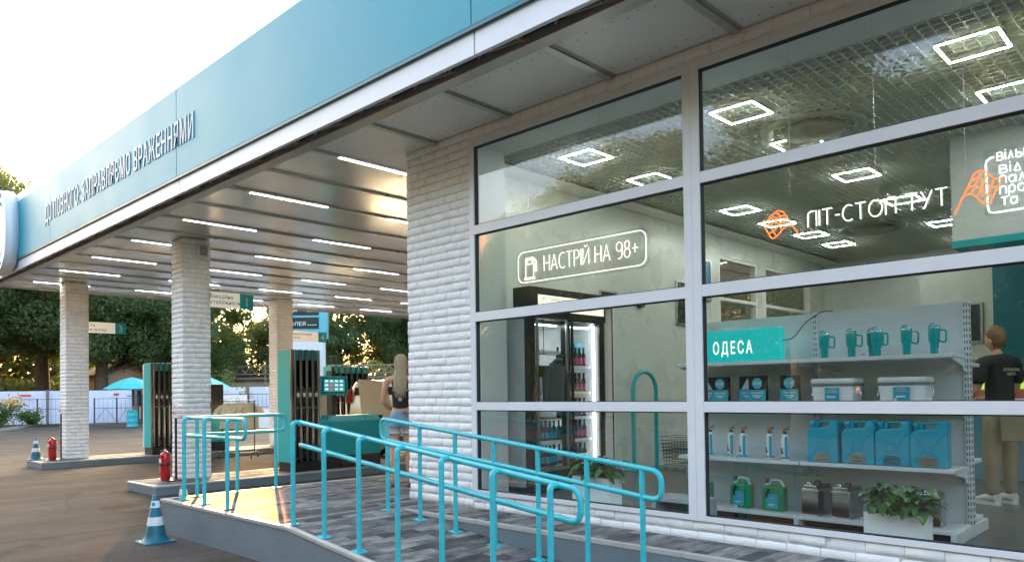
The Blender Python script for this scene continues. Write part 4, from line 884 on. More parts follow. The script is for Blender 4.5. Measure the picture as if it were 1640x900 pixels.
# small extinguishers
def b_ext(t):
    MB().lathe((0, 0, 0), [(0.03, 0), (0.034, 0.008), (0.034, 0.20), (0.028, 0.222), (0.014, 0.235)], 16).build('cylinder', white_m, t, local=True)
    MB().lathe((0, 0, 0), [(0.0335, 0.012), (0.0343, 0.0125), (0.0343, 0.03), (0.0335, 0.031)], 16).build('blue_base_band', blue_m, t, local=True)
    MB().box(0.012, -0.034, 0.03, 0.033, -0.02, 0.21).build('blue_strip', blue_m, t, local=True)
    m = MB(); m.box(-0.02, -0.0355, 0.055, -0.012, -0.033, 0.11); m.box(-0.01, -0.036, 0.06, -0.002, -0.034, 0.075); m.build('print', ink_m, t, local=True)
    m = MB(); m.lathe((0, 0, 0), [(0.017, 0.232), (0.017, 0.25), (0.01, 0.255)], 10); m.bar((-0.015, 0, 0.26), (0.04, 0, 0.275), 0.012, 0.006); m.bar((-0.02, 0, 0.268), (0.045, 0, 0.296), 0.012, 0.005); m.build('valve', black_m, t, local=True)
    m = MB(); m.tube([(0.0, -0.01, 0.262), (-0.02, -0.015, 0.285), (0.0, -0.015, 0.30)], 0.005, 6); m.build('pull_ring', yellow_m, t, local=True)
    m = MB(); m.tube([(0.0, -0.012, 0.247), (0.0, -0.02, 0.247)], 0.012, 8); m.build('red_collar', red_m, t, local=True)
for x, y, l in ((-3.725, 6.60, 'leftmost, cut by the mullion'), (-3.515, 6.62, 'second from the left'), (-3.37, 6.57, 'middle one'), (-3.13, 6.62, 'second from the right'), (-2.965, 6.57, 'rightmost')):
    prod('ext', 'car_extinguisher', 'small white shelf extinguisher with blue strip, ' + l, 'fire extinguisher', (x, y, 0.969), random.uniform(-.2, .2), 'small white extinguishers', b_ext)
# jerrycans
def b_jerry(plate):
    def f(t):
        w, d, h = 0.132, 0.075, 0.32
        out = [(-w + .012, 0), (w - .012, 0), (w, 0.012), (w, h + 0.035), (w - 0.022, h + 0.05), (w - 0.05, h + 0.045), (w - 0.075, h - 0.01), (-w + 0.075, h - 0.02), (-w + 0.03, h - 0.03), (-w, h - 0.055), (-w, 0.012)]
        MB().prism(out, lambda a, b, d_: (a, d_, b), -d, d).build('can_body', can_m, t, local=True, bevel=0.012, segs=3)
        m = MB()
        for sx in (-1, 1):   # pressed X ribs
            m.tube([(sx * 0.115, -d - 0.001, 0.03), (sx * 0.04, -d - 0.002, 0.125), (sx * 0.04, -d - 0.002, 0.18), (sx * 0.115, -d - 0.001, 0.27)], 0.005, 6)
        m.tube([(-0.04, -d - 0.002, 0.125), (0.04, -d - 0.002, 0.125)], 0.005, 6); m.tube([(-0.04, -d - 0.002, 0.18), (0.04, -d - 0.002, 0.18)], 0.005, 6); m.build('pressed_rib', can_m, t, local=True)
        m = MB()
        for dy in (-0.045, 0, 0.045): m.tube(fillet([(-0.055, dy, h - 0.03), (-0.05, dy, h + 0.03), (0.07, dy, h + 0.035), (0.075, dy, h - 0.02)], 0.02), 0.009, 8)
        m.build('handle', can_m, t, local=True)
        m = MB(); m.cyl((-w + 0.035, 0, h - 0.035), (-w + 0.028, 0, h + 0.01), 0.024, 0.027, 12); m.cyl((-w + 0.028, 0, h + 0.01), (-w + 0.02, 0, h + 0.03), 0.032, 0.026, 12); m.box(-w, -0.014, h + 0.01, -w + 0.055, 0.014, h + 0.034); m.build('cap', can_m, t, local=True, bevel=0.003)
        MB().prism([(-0.068, 0.012), (0.068, 0.012), (0.068, 0.055), (0.04, 0.085), (-0.04, 0.085), (-0.068, 0.055)], lambda a, b, d_: (a, d_, b), -d - 0.004, -d - 0.0005).build('badge', steel_m if plate else dteal_m, t, local=True)
        m = MB(); m.box(-0.04, -d - 0.005, 0.024, 0.04, -d - 0.0042, 0.028); m.tube([(-0.012, -d - 0.005, 0.05), (-0.006, -d - 0.005, 0.062), (0, -d - 0.005, 0.05), (0.008, -d - 0.005, 0.062), (0.012, -d - 0.005, 0.055)], 0.0012, 4); m.build('badge_print', ink_m, t, local=True)
    return f
for x, p, l in ((-2.625, 1, 'leftmost of four'), (-2.33, 1, 'second from the left'), (-2.06, 0, 'with a dark badge, third from the left'), (-1.795, 1, 'rightmost of four')):
    prod('jer%d' % p, 'jerrycan', 'bright blue metal jerrycan, ' + l, 'jerrycan', (x, 6.62, 0.969), random.uniform(-.03, .03), 'blue metal jerrycans', b_jerry(p))
# washer fluid jugs
def b_jug(t):
    MB().prism([(-0.095, 0.0), (0.095, 0.0), (0.10, 0.015), (0.10, 0.19), (0.085, 0.225), (-0.085, 0.225), (-0.10, 0.19), (-0.10, 0.015)], lambda a, b, d: (a, d, b), -0.055, 0.055).build('jug_body', green_m, t, local=True, bevel=0.016, segs=3)
    m = MB(); m.tube(fillet([(-0.05, 0, 0.225), (-0.035, 0, 0.272), (0.06, 0, 0.272), (0.085, 0, 0.21)], 0.03), 0.014, 10); m.build('handle', mat('clear plastic', (0.42, 0.55, 0.50), .3), t, local=True)
    MB().lathe((-0.065, 0, 0), [(0.022, 0.225), (0.024, 0.245)], 12).build('neck', white_m, t, local=True)
    MB().lathe((-0.065, 0, 0), [(0.025, 0.245), (0.025, 0.28), (0.02, 0.283)], 14).build('cap', black_m, t, local=True)
    m = MB(); m.box(-0.06, -0.0575, 0.025, 0.05, -0.0552, 0.155); m.build('label_panel', blue_m, t, local=True)
    m = MB(); m.tube([(-0.03, -0.06, 0.20), (-0.045, -0.06, 0.17), (-0.055, -0.06, 0.12)], 0.012, 8); m.build('spout', black_m, t, local=True)
    m = MB(); m.tube([(-0.005, -0.059, 0.125), (-0.015, -0.059, 0.118), (-0.01, -0.059, 0.105)], 0.0018, 4); m.tube([(0.018, -0.059, 0.125), (0.008, -0.059, 0.118), (0.013, -0.059, 0.105)], 0.0018, 4); m.box(-0.04, -0.0585, 0.058, 0.02, -0.0576, 0.064); m.box(-0.04, -0.0585, 0.045, 0.005, -0.0576, 0.051); m.build('print', label_m, t, local=True)
for x, l in ((-3.82, 'at the left end, mostly hidden by the mullion'), (-3.405, 'left of the fully visible pair'), (-3.085, 'right of the fully visible pair')):
    prod('jug', 'washer_fluid_jug', 'green fluid jug with blue label, ' + l, 'fluid jug', (x, 6.60, 0.506), 0.05 if 'right' in l else -0.08, 'green washer fluid jugs', b_jug)
def b_tin(t):
    MB().box(-0.08, -0.125, 0, 0.08, 0.125, 0.225).build('tin_body', tin_m, t, local=True, bevel=0.012, segs=3)
    m = MB(); m.prism([(-0.078, 0.226), (0.078, 0.226), (0.06, 0.262), (-0.06, 0.262)], lambda a, b, d: (a, d, b), -0.12, 0.12); m.build('shoulder', tin_m, t, local=True, bevel=0.006)
    m = MB(); m.box(-0.082, -0.127, 0.220, 0.082, 0.127, 0.228); m.box(-0.082, -0.127, 0, 0.082, 0.127, 0.006); m.build('seam', steel_m, t, local=True, bevel=0.002)
    MB().lathe((-0.02, -0.09, 0), [(0.02, 0.258), (0.021, 0.285), (0.017, 0.288)], 14).build('cap', chrome_m, t, local=True)
    m = MB(); m.tube([(0.0, -0.04, 0.262), (0.0, -0.03, 0.285), (0.0, 0.05, 0.285), (0.0, 0.06, 0.262)], 0.005, 6); m.build('handle', black_m, t, local=True)
for x, l in ((-2.715, 'left of two in front of the planter'), (-2.455, 'right of two, touching the plant leaves'), (-1.80, 'half hidden behind the potted plant')):
    prod('tin', 'metal_fuel_tin', 'shiny square metal fuel tin, ' + l, 'metal tin', (x, 6.64, 0.506), -0.12 if x < -2 else 0.1, 'square metal tins', b_tin)

# ------------------------------------------------------------------ other shop floor objects
t = thing('door_hoop', 'tall turquoise hoop barrier beside the shop entrance', 'barrier', (-6.6, 9.75, FZ))
m = MB(); pts = [(-6.62, 9.45, FZ)] + [(-6.62, 9.76 - 0.31 * math.cos(R(a)), 1.62 + 0.28 * math.sin(R(a))) for a in range(0, 181, 15)] + [(-6.62, 10.07, FZ)]
m.tube(pts, 0.032, 12); m.build('hoop', tealp_m, t)
m = MB(); m.box(-6.75, 9.35, FZ + 0.001, -6.5, 10.17, FZ + 0.02); m.build('base_plate', teal_m, t, bevel=0.004)
def picture(lab, y0, y1, z0, z1, mt, seed=0):
    t = thing('picture_frame', lab, 'picture', (-6.83, (y0 + y1) / 2, z0))
    m = MB(); w = 0.025
    m.box(-6.848, y0, z0, -6.82, y0 + w, z1); m.box(-6.848, y1 - w, z0, -6.82, y1, z1); m.box(-6.848, y0 + w, z0, -6.82, y1 - w, z0 + w); m.box(-6.848, y0 + w, z1 - w, -6.82, y1 - w, z1); m.build('frame', steel_m, t)
    MB().box(-6.848, y0 + w, z0 + w, -6.835, y1 - w, z1 - w).build('print', mt, t)
picture('dark framed poster on the end wall left of the main mullion', 11.05, 11.65, 2.72, 3.46, mat('dark poster', (0.03, 0.035, 0.03), 0.2, var=0.9, nscale=9))
picture('bright blue framed poster high on the end wall', 11.70, 12.22, 3.20, 3.93, posterb_m)
picture('small black framed notice over the entrance near the fridge', 8.95, 9.40, 2.98, 3.12, black_m)
t = thing('card_reader_box', 'small dark wall box beside the entrance door', 'wall box', (-6.84, 9.98, 2.95)); MB().box(-6.849, 9.92, 2.93, -6.78, 10.05, 3.04).build('case', black_m, t, bevel=0.008); MB().box(-6.781, 9.95, 2.96, -6.777, 10.02, 3.01).build('display', label_m, t)
t = thing('stand_sign', 'thin black stand carrying a white card reading 101', 'sign stand', (-6.3, 10.5, FZ))
m = MB(); m.tube([(-6.3, 10.5, FZ), (-6.3, 10.5, 1.35)], 0.014, 8); m.lathe((-6.3, 10.5, FZ), [(0.14, 0.001), (0.14, 0.012), (0.02, 0.02)], 16); m.build('pole', black_m, t)
MB().box(-6.285, 10.40, 1.33, -6.275, 10.60, 1.60).build('card', label_m, t)
m = MB(); m.text('101', (-6.272, 10.46, 1.40), (0, 1, 0), (0, 0, 1), 0.06, 0.11); m.box(-6.274, 10.42, 1.52, -6.272, 10.57, 1.535); m.box(-6.274, 10.42, 1.49, -6.272, 10.52, 1.505); m.lathe((-6.273, 10.43, 1.43), [(0.018, 0), (0.018, 0.01)], 8); m.build('card_print', redink_m, t)
# extinguisher inside, basket stack, trolley base, step box
def big_ext(lab, x, y, z0, s=1.0, group='red fire extinguishers'):
    if 'bigext' in bp: return copy_tree(bp['bigext'], (x, y, z0), None, lab, group)
    t = thing('fire_extinguisher', lab, 'fire extinguisher', (x, y, z0), group=group)
    MB().lathe((0, 0, 0), [(0.065, 0), (0.078, 0.006), (0.082, 0.02), (0.082, 0.055), (0.086, 0.065), (0.086, 0.42), (0.078, 0.455), (0.05, 0.485), (0.024, 0.495)], 24).build('cylinder', red_m, t, local=True)
    MB().lathe((0, 0, 0), [(0.0868, 0.25), (0.0885, 0.252), (0.0885, 0.28), (0.0868, 0.282)], 24).build('strap', black_m, t, local=True)
    m = MB(); m.lathe((0, 0, 0), [(0.024, 0.493), (0.026, 0.52), (0.016, 0.525)], 12); m.build('valve', steel_m, t, local=True)
    m = MB(); m.bar((-0.02, 0, 0.53), (0.06, -0.03, 0.545), 0.02, 0.008); m.bar((-0.02, 0, 0.545), (0.065, -0.035, 0.585), 0.02, 0.006); m.build('lever', red_m, t, local=True)
    m = MB(); m.tube([(0.0, -0.02, 0.51), (-0.06, -0.06, 0.50), (-0.09, -0.05, 0.40), (-0.088, -0.03, 0.2)], 0.011, 8); m.build('hose', black_m, t, local=True)
    m = MB(); m.box(-0.045, -0.0895, 0.30, 0.03, -0.078, 0.37); m.box(-0.045, -0.0895, 0.14, 0.02, -0.078, 0.235, 1); m.build('label_panel', [label_m, mat('orange label', (0.62, 0.14, 0.05), .5)], t, local=True)
    bp['bigext'] = t; return t
big_ext('red fire extinguisher on the island at the foot of the nearest column', -13.52, 5.24, ZI + 0.012)
big_ext('red fire extinguisher at the foot of the far left column', -20.37, 5.28, ZI + 0.012)
big_ext('red fire extinguisher inside the shop beside the 101 sign stand', -6.08, 10.30, FZ + 0.001)
def ext_stand(lab, x, y, z):
    t = thing('extinguisher_stand', lab, 'sign stand', (x, y, z), group='black extinguisher stands')
    m = MB(); m.box(x - 0.22, y - 0.12, z, x + 0.22, y + 0.13, z + 0.01); m.build('base_plate', black_m, t, bevel=0.003)
    m = MB(); m.tube([(x + 0.04, y + 0.11, z), (x + 0.04, y + 0.11, z + 1.10)], 0.011, 8); m.tube([(x - 0.01, y + 0.11, z), (x - 0.01, y + 0.11, z + 1.10)], 0.011, 8); m.build('pole', black_m, t)
    MB().box(x - 0.09, y + 0.098, z + 1.08, x + 0.09, y + 0.106, z + 1.36).build('card', label_m, t, bevel=0.003)
    m = MB(); m.box(x - 0.06, y + 0.095, z + 1.25, x + 0.05, y + 0.098, z + 1.262); m.box(x - 0.06, y + 0.095, z + 1.28, x + 0.02, y + 0.098, z + 1.292); m.text('101', (x - 0.03, y + 0.096, z + 1.13), (1, 0, 0), (0, 0, 1), 0.07, 0.09); m.lathe((x - 0.055, y + 0.1, z + 1.14), [(0.014, 0), (0.014, 0.05)], 8); m.build('card_print', redink_m, t)
ext_stand('black stand with white notice card by the nearest column extinguisher', -13.50, 5.30, ZI); ext_stand('black stand with white notice card by the far left column extinguisher', -20.34, 5.34, ZI)
t = thing('basket_stack', 'stack of dark wire shopping baskets on a wheeled base', 'shopping baskets', (-6.1, 9.95, FZ))
m = MB(); m.box(-6.34, 9.74, FZ + 0.07, -5.86, 10.12, FZ + 0.09)
for sx in (-6.3, -5.9):
    for sy in (9.78, 10.08): m.cyl((sx, sy - 0.012, FZ + 0.036), (sx, sy + 0.012, FZ + 0.036), 0.035, n=12); m.bar((sx, sy, FZ + 0.04), (sx, sy, FZ + 0.08), 0.02)
m.build('trolley_base', steel_m, t)
for k in range(5):
    z = FZ + 0.10 + k * 0.055; m = MB()
    for zz, g_ in ((z, 0.0), (z + 0.10, 0.02), (z + 0.20, 0.04)):
        a, b, c, d = -6.30 - g_, 9.78 - g_, -5.90 + g_, 10.08 + g_; m.tube([(a, b, zz), (c, b, zz), (c, d, zz), (a, d, zz)], 0.004, 4, closed=True)
    for q in range(9): xx = -6.30 + 0.4 * q / 8; m.tube([(xx, 9.78, z), (xx, 9.74, z + 0.2)], 0.002, 4); m.tube([(-5.90, 9.78 + 0.3 * q / 8, z), (-5.86, 9.78 + 0.3 * q / 8, z + 0.2)], 0.002, 4)
    m.build('basket', black_m, t)
t = thing('step_box', 'low grey plastic step on the shop floor by the mullion', 'step', (-3.75, 5.98, FZ))
m = MB(); m.box(-3.92, 5.86, 0.60, -3.42, 6.16, 0.645); m.box(-3.92, 5.86, FZ, -3.88, 6.16, 0.60); m.box(-3.46, 5.86, FZ, -3.42, 6.16, 0.60); m.box(-3.88, 6.12, FZ, -3.46, 6.16, 0.60); m.build('body', mat('grey step', (0.34, 0.38, 0.40), .5), t, bevel=0.008)
# service counter with snack dome behind the shop assistant
t = thing('service_counter', 'white and blue service counter at the back right of the shop', 'counter', (-2.0, 11.6, FZ))
MB().box(-3.1, 11.3, FZ, -0.2, 12.0, 1.40).build('cabinet', mat('counter blue', (0.08, 0.24, 0.32), .5), t, bevel=0.01); MB().box(-3.14, 11.25, 1.40, -0.15, 12.05, 1.45).build('worktop', white_m, t, bevel=0.006)
t = thing('snack_warmer', 'glass topped snack warmer glowing yellow green on the counter', 'food warmer', (-2.3, 11.6, 1.45))
MB().box(-2.75, 11.42, 1.452, -1.85, 11.85, 1.56).build('base', mat('warmer base', (0.5, 0.12, 0.1), .4), t, bevel=0.01)
MB().prism([(-0.42, 0), (0.42, 0), (0.42, 0.25), (0.3, 0.40), (-0.3, 0.40), (-0.42, 0.25)], lambda a, b, d: (-2.3 + a, d, 1.562 + b), 11.45, 11.82).build('glass_case', dome_m, t)
MB().box(-2.65, 11.5, 1.57, -1.95, 11.78, 1.70).build('snacks', mat('lit snacks', (0.5, 0.5, 0.1), .6, emit=(0.55, 0.75, 0.15), estr=0.083), t, bevel=0.02)
t = thing('wall_screen', 'dark framed poster on the back wall above the snack warmer', 'poster', (-3.4, 12.88, 2.3)); MB().box(-3.45, 12.86, 2.26, -2.75, 12.9, 2.86).build('frame', steel_m, t); MB().box(-3.42, 12.85, 2.29, -2.78, 12.858, 2.83).build('print', mat('poster dark', (0.02, 0.04, 0.05), .3, var=.5), t); m = MB(); m.bar((-3.3, 12.848, 2.6), (-2.9, 12.848, 2.7), 0.02, 0.05); m.build('stripe', tealp_m, t)
MB().box(-3.6, 12.9, FZ, -2.62, 12.98, 3.6).build('partition', wall_m, bpy.data.objects['shop_building'])

# ================================================================== FORECOURT OBJECTS
# hanging lane number signs
def num_sign(lab, x, y0, y1, z0, z1, lines, num):
    t = thing('lane_sign', lab, 'lane sign', (x, y0, z0), group='lane number signs')
    ym = y1 - (z1 - z0) * 0.95
    MB().box(x - 0.03, y0, z0, x, ym, z1).build('text_panel', cream_glow_m, t, bevel=0.003)
    MB().box(x - 0.032, ym, z0, x + 0.002, y1, z1).build('number_panel', tealp_m, t, bevel=0.003)
    m = MB()
    for i, l in enumerate(lines): m.text(l, (x + 0.003, y0 + 0.10, z1 - 0.115 - i * 0.105), (0, 1, 0), (0, 0, 1), 0.072)
    m.build('lettering', ink_m, t)
    m = MB(); m.text(num, (x + 0.005, (ym + y1) / 2, z0 + 0.06), (0, 1, 0), (0, 0, 1), (z1 - z0) - 0.12, center=True, ext=0.001); m.build('number', label_m, t)
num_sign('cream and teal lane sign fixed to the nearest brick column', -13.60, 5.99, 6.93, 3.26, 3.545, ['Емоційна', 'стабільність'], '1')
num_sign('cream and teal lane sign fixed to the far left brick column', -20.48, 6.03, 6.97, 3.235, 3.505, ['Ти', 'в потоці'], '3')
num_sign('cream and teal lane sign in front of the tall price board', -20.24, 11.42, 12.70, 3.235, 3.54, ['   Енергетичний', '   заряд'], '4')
t = thing('speaker_box', 'grey speaker box near the top of the nearest column', 'speaker', (-13.25, 5.79, 4.1))
MB().box(-13.355, 5.70, 4.09, -13.20, 5.88, 4.30).build('body', wsheet_m, t, bevel=0.015); MB().box(-13.20, 5.72, 4.11, -13.192, 5.86, 4.28).build('grille', mat('grille', (0.25, 0.24, 0.23), .7), t); MB().lathe((-13.19, 5.79, 4.20), [(0.012, -0.01), (0.012, 0.01)], 8).build('lens', label_m, t)

# fuel dispensers
def tower(m_t, x0, x1, y0, y1, zt, nch, t):
    z0 = ZI
    MB().box(x0, y0 + 0.01, z0, x1 - 0.01, y1, z0 + 0.17).build('plinth', black_m, t)
    MB().box(x0 - 0.02, y0, z0 + 0.17, x1 - 0.09, y0 + 0.035, zt).build('end_panel', mat('pump turquoise', (0.01, 0.42, 0.47), 0.35, var=0.04), t, bevel=0.004)
    m = MB(); m.box(x0 - 0.085, y0 - 0.004, z0 + 0.17, x0 - 0.02, y0 + 0.05, zt - 0.02); m.build('edge_strip', wsheet_m, t, bevel=0.004)
    m = MB(); m.box(x1 - 0.09, y0 - 0.004, z0 + 0.17, x1 - 0.055, y0 + 0.05, zt); m.box(x1 - 0.02, y1 - 0.03, z0 + 0.17, x1 + 0.005, y1, zt - 0.06); m.build('chrome_strip', chrome_m, t, bevel=0.003)
    MB().box(x0 + 0.02, y0 + 0.035, z0 + 0.17, x1 - 0.10, y1 - 0.01, zt - 0.01).build('core', blackg_m, t)
    W = (y1 - y0 - 0.06); cw = W / nch
    m = MB(); m.box(x1 - 0.10, y0 + 0.04, zt - 0.20, x1 - 0.055, y1 - 0.01, zt - 0.005); m.build('top_band', tealp_m, t)
    for k in range(nch + 1):
        y = y0 + 0.045 + k * cw
        MB().box(x1 - 0.10, y - 0.026 if k else y, z0 + 0.18, x1 - 0.0, y + 0.028, zt - 0.0).build('mirror_pillar', chrome_m if k < nch else steel_m, t, bevel=0.006)
    for k in range(nch):
        y = y0 + 0.045 + (k + 0.5) * cw; xx = x1 - 0.045
        m = MB(); m.box(xx - 0.02, y - 0.03, 1.52, xx + 0.03, y + 0.03, 1.62); m.tube(fillet([(xx, y, 1.78), (xx + 0.05, y, 1.62), (xx + 0.055, y, 1.50), (xx + 0.03, y + 0.01, 1.40)], 0.05), [0.02] + [0.026] * 8 + [0.024] * 5 + [0.018] * 2, 8)
        m.tube([(xx + 0.055, y, 1.62), (xx + 0.105, y, 1.56), (xx + 0.09, y, 1.45)], 0.007, 6)
        m.build('nozzle', black_m, t)
        m = MB(); m.tube([(xx + 0.03, y + 0.01, 1.40), (xx + 0.02, y + 0.01, 1.36)], 0.02, 8); m.tube([(xx + 0.045, y, 1.66), (xx + 0.05, y, 1.58)], 0.028, 8); m.build('collar', steel_m, t)
        m = MB(); m.tube(fillet([(xx + 0.02, y + 0.01, 1.37), (xx + 0.045, y + 0.01, 0.9), (xx + 0.06, y + 0.005, 0.40 + 0.04 * (k % 2)), (xx + 0.03, y - 0.03, 0.40 + 0.04 * (k % 2)), (xx + 0.02, y - 0.028, 1.2), (xx + 0.0, y - 0.02, zt - 0.22)], 0.08), 0.013, 8); m.build('hose', black_m, t)
def dispenser(lab, x0, x1, y0, full=True, nch=4, tw=0.58, screen=True):
    t = thing('fuel_dispenser', lab, 'fuel dispenser', ((x0 + x1) / 2, y0, ZI), group='turquoise fuel dispensers')
    tower(None, x0, x1, y0, y0 + tw, 2.49, nch, t)
    if not full: return t
    a, b = y0 + tw, y0 + tw + 1.46
    MB().box(x0 + 0.02, a, ZI, x1 - 0.04, b, 0.40).build('cabinet_plinth', black_m, t)
    MB().prism([(x1 - 0.03, 0.40), (x1 + 0.02, 1.08), (x1 + 0.0, 1.10), (x1 - 0.16, 1.20), (x0 + 0.1, 1.20), (x0, 1.08), (x0 + 0.03, 0.40)], lambda p, q, d: (p, d, q), a + 0.01, b).build('cabinet', tealp_m, t, bevel=0.006)
    m = MB()
    for yy in (a + 0.2, b - 0.35): m.cyl((x1 - 0.06, yy, 1.145), (x1 - 0.045, yy, 1.16), 0.012, n=8)
    m.build('lock', black_m, t)
    if screen:
        MB().box(x0 + 0.10, a + 0.02, 1.18, x1 - 0.12, a + 0.12, 1.66).build('screen_post', steel_m, t, bevel=0.004)
        MB().box(x0 + 0.12, a + 0.42, 1.18, x1 - 0.22, a + 0.50, 2.1).build('frame_post', black_m, t)
        MB().box(x0 + 0.18, a + 0.2, 1.2, x1 - 0.25, a + 0.32, 1.62).build('post_tube', steel_m, t, bevel=0.01)
        MB().box(x1 - 0.20, a + 0.015, 1.61, x1 - 0.02, a + 0.66, 1.985).build('screen_housing', tealp_m, t, bevel=0.008)
        MB().box(x1 - 0.02, a + 0.07, 1.65, x1 - 0.012, a + 0.61, 1.945).build('screen_bezel', black_m, t)
        sc = MB().box(x1 - 0.013, a + 0.10, 1.675, x1 - 0.009, a + 0.58, 1.925).build('screen', screen_m, t)
        m = MB(); m2 = MB()
        for i in range(4):
            for j in range(3):
                mm = MB()
                mm.prism(rounded(a + 0.125 + i * 0.113, 1.865 - j * 0.08, a + 0.20 + i * 0.113, 1.91 - j * 0.08, 0.01, 2), lambda p, q, d: (d, p, q), x1 - 0.0085, x1 - 0.0065); mm.build('icon', iconr_m if (i == 1 and j) else icon_m, sc)
    else:
        MB().box(x0 + 0.05, a + 0.3, 1.2, x1 - 0.15, b - 0.1, 1.95).build('display_head', black_m, t, bevel=0.01)
    return t
dispenser('tall turquoise fuel dispenser with black hoses and icon screen nearest the deck', -13.50, -12.95, 7.38)
dispenser('turquoise fuel dispenser on the far island behind the nearest column', -20.42, -19.90, 7.39, True, 4, 0.58, False)
dispenser('striped top of a turquoise fuel dispenser behind the cream van', -20.42, -19.90, 12.70, False, 6, 1.30)

# traffic cones
def cone(lab, x, y, s=1.0, dot=False, z=0.0):
    t = thing('traffic_cone', lab, 'traffic cone', (x, y, z), group='teal and white traffic cones')
    H = 0.52 * s; P = [(0, 0.035), (1, H)]; r = lambda q: (0.105 * (1 - q) + 0.028 * q) * s
    MB().prism(rounded(-0.17 * s, -0.17 * s, 0.17 * s, 0.17 * s, 0.035 * s, 4), lambda a, b, d: (a, b, d), 0.0, 0.02 * s).build('base', cone_m, t, local=True, bevel=0.004)
    lev = [(0, 'c'), (0.18, 'c'), (0.36, 'w'), (0.58, 'c'), (0.80, 'w'), (1.0, 'c')]
    m = MB(); m.lathe((0, 0, 0), [(0.16 * s, 0.02 * s), (0.135 * s, 0.035 * s), (0.113 * s, 0.07 * s), (r(0.02), 0.10 * s)], 24)
    zz = lambda q: 0.10 * s + q * (H - 0.10 * s)
    m = MB(); m.lathe((0, 0, 0), [(0.16 * s, 0.02 * s), (0.135 * s, 0.035 * s), (0.113 * s, 0.07 * s), (r(0), 0.10 * s), (r(1), zz(0.985)), (r(1) * 0.7, zz(1.0))], 28); m.build('cone_body', cone_m, t, local=True)
    for a, b in ((0.22, 0.44), (0.68, 0.86)): MB().lathe((0, 0, 0), [(r(a) + 0.001, zz(a)), (r(b) + 0.001, zz(b))], 24).build('white_band', coneb_m, t, local=True)
    if dot:
        d = Vector((0.72, -0.69, 0)); q = 0.77; c = d * (r(q) + 0.006) + Vector((0, 0, zz(q))); u = Vector((0.69, 0.72, 0)); m = MB(); vs = [c + u * 0.022 * math.cos(R(30 * k)) + Vector((0, 0, 0.022 * math.sin(R(30 * k)))) for k in range(12)]
        m.add([v - d * 0.004 * abs((v - c).dot(u)) / 0.022 for v in vs], [tuple(range(12))]); m.build('round_sticker', can_m, t, local=True)
    return t
cone('largest teal and white traffic cone at the front corner of the deck', -8.72, 3.27, 1.0, True)
cone('traffic cone half hidden behind the left end of the deck', -9.55, 3.92, 1.0)
cone('traffic cone standing on the far island left of the red extinguisher', -20.72, 5.02, 1.0, False, ZI)
cone('small distant traffic cone beside the turquoise barrel table', -45.9, 15.8, 1.0)
cone('traffic cone beyond the near dispenser, seen under the short handrail', -20.9, 12.35, 1.0, False, 0.0)

# garment rack with t-shirts
t = thing('clothes_rack', 'black wheeled clothes rack in the forecourt lane', 'clothes rack', (-19.1, 9.3, 0))
x0, y0, x1, y1 = -19.45, 9.02, -18.75, 9.56
def lp(q): return (x0 + (x1 - x0) * q, y0 + (y1 - y0) * q)
m = MB()
for q in (0.0, 1.0):
    a = lp(q); m.tube([(a[0], a[1], 0.12), (a[0], a[1], 1.50)], 0.014, 8)
    for sg in (-1, 1): m.tube(fillet([(a[0], a[1], 0.14), (a[0] + sg * 0.1, a[1] - sg * 0.1, 0.16), (a[0] + sg * 0.2, a[1] - sg * 0.2, 0.05)], 0.06), 0.012, 8); m.lathe((a[0] + sg * 0.2, a[1] - sg * 0.2, 0), [(0.02, 0.002), (0.026, 0.02), (0.02, 0.05)], 10)
a, b = lp(0), lp(1); m.tube([(a[0], a[1], 0.12), (b[0], b[1], 0.12)], 0.012, 8)
a, b = lp(-0.05), lp(1.05); m.tube([(a[0], a[1], 1.50), (b[0], b[1], 1.50)], 0.014, 8)
m.build('frame', black_m, t)
ux, uy = (x1 - x0), (y1 - y0); L_ = math.hypot(ux, uy); ux, uy = ux / L_, uy / L_
def shirt(q, lab):
    c = lp(q); a = math.atan2(0.2, 1); nx, ny = -uy, ux   # shirt plane roughly across the rail, turned to the camera
    d = Vector((math.cos(R(65)) * nx + math.sin(R(65)) * ux, math.cos(R(65)) * ny + math.sin(R(65)) * uy, 0)); e = Vector((-d.y, d.x, 0)); o = Vector((c[0], c[1], 0))
    t = thing('t_shirt', lab, 't-shirt', (c[0], c[1], 1.5), group='cream t-shirts on the rack')
    prof = [(1.44, .07, .02), (1.41, .13, .03), (1.36, .21, .035), (1.28, .22, .04), (1.13, .215, .045), (0.95, .22, .045), (0.80, .23, .04), (0.76, .23, .03)]
    m = MB(); n = 22; vs = []; fs = []
    for i, (z, w, th) in enumerate(prof):
        for k in range(n):
            a = 2 * math.pi * k / n; wv = 1 + 0.10 * math.sin(3 * a + q * 9) * (i > 2); vs.append(o + d * (w * math.cos(a)) + e * (th * math.sin(a) * wv) + Vector((0, 0, z)))
    for i in range(len(prof) - 1):
        for k in range(n): fs.append((i * n + k, i * n + (k + 1) % n, (i + 1) * n + (k + 1) % n, (i + 1) * n + k))
    m.add(vs, fs, 0, True); m.build('body', shirt_m, t)
    for sg in (-1, 1):
        m = MB(); m.tube([o + d * (sg * 0.17) + Vector((0, 0, 1.34)), o + d * (sg * 0.26) + Vector((0, 0, 1.24)), o + d * (sg * 0.31) + Vector((0, 0, 1.10))], [0.06, 0.075, 0.085], 10); m.build('sleeve', shirt_m, t)
    m = MB(); m.tube([o + d * -0.19 + Vector((0, 0, 1.395)), o + Vector((0, 0, 1.455)), o + d * 0.19 + Vector((0, 0, 1.395))], 0.007, 6); m.tube([o + Vector((0, 0, 1.455)), o + Vector((0, 0, 1.48)), o + e * 0.02 + Vector((0, 0, 1.515))], 0.004, 6); m.build('hanger', khaki_m, t)
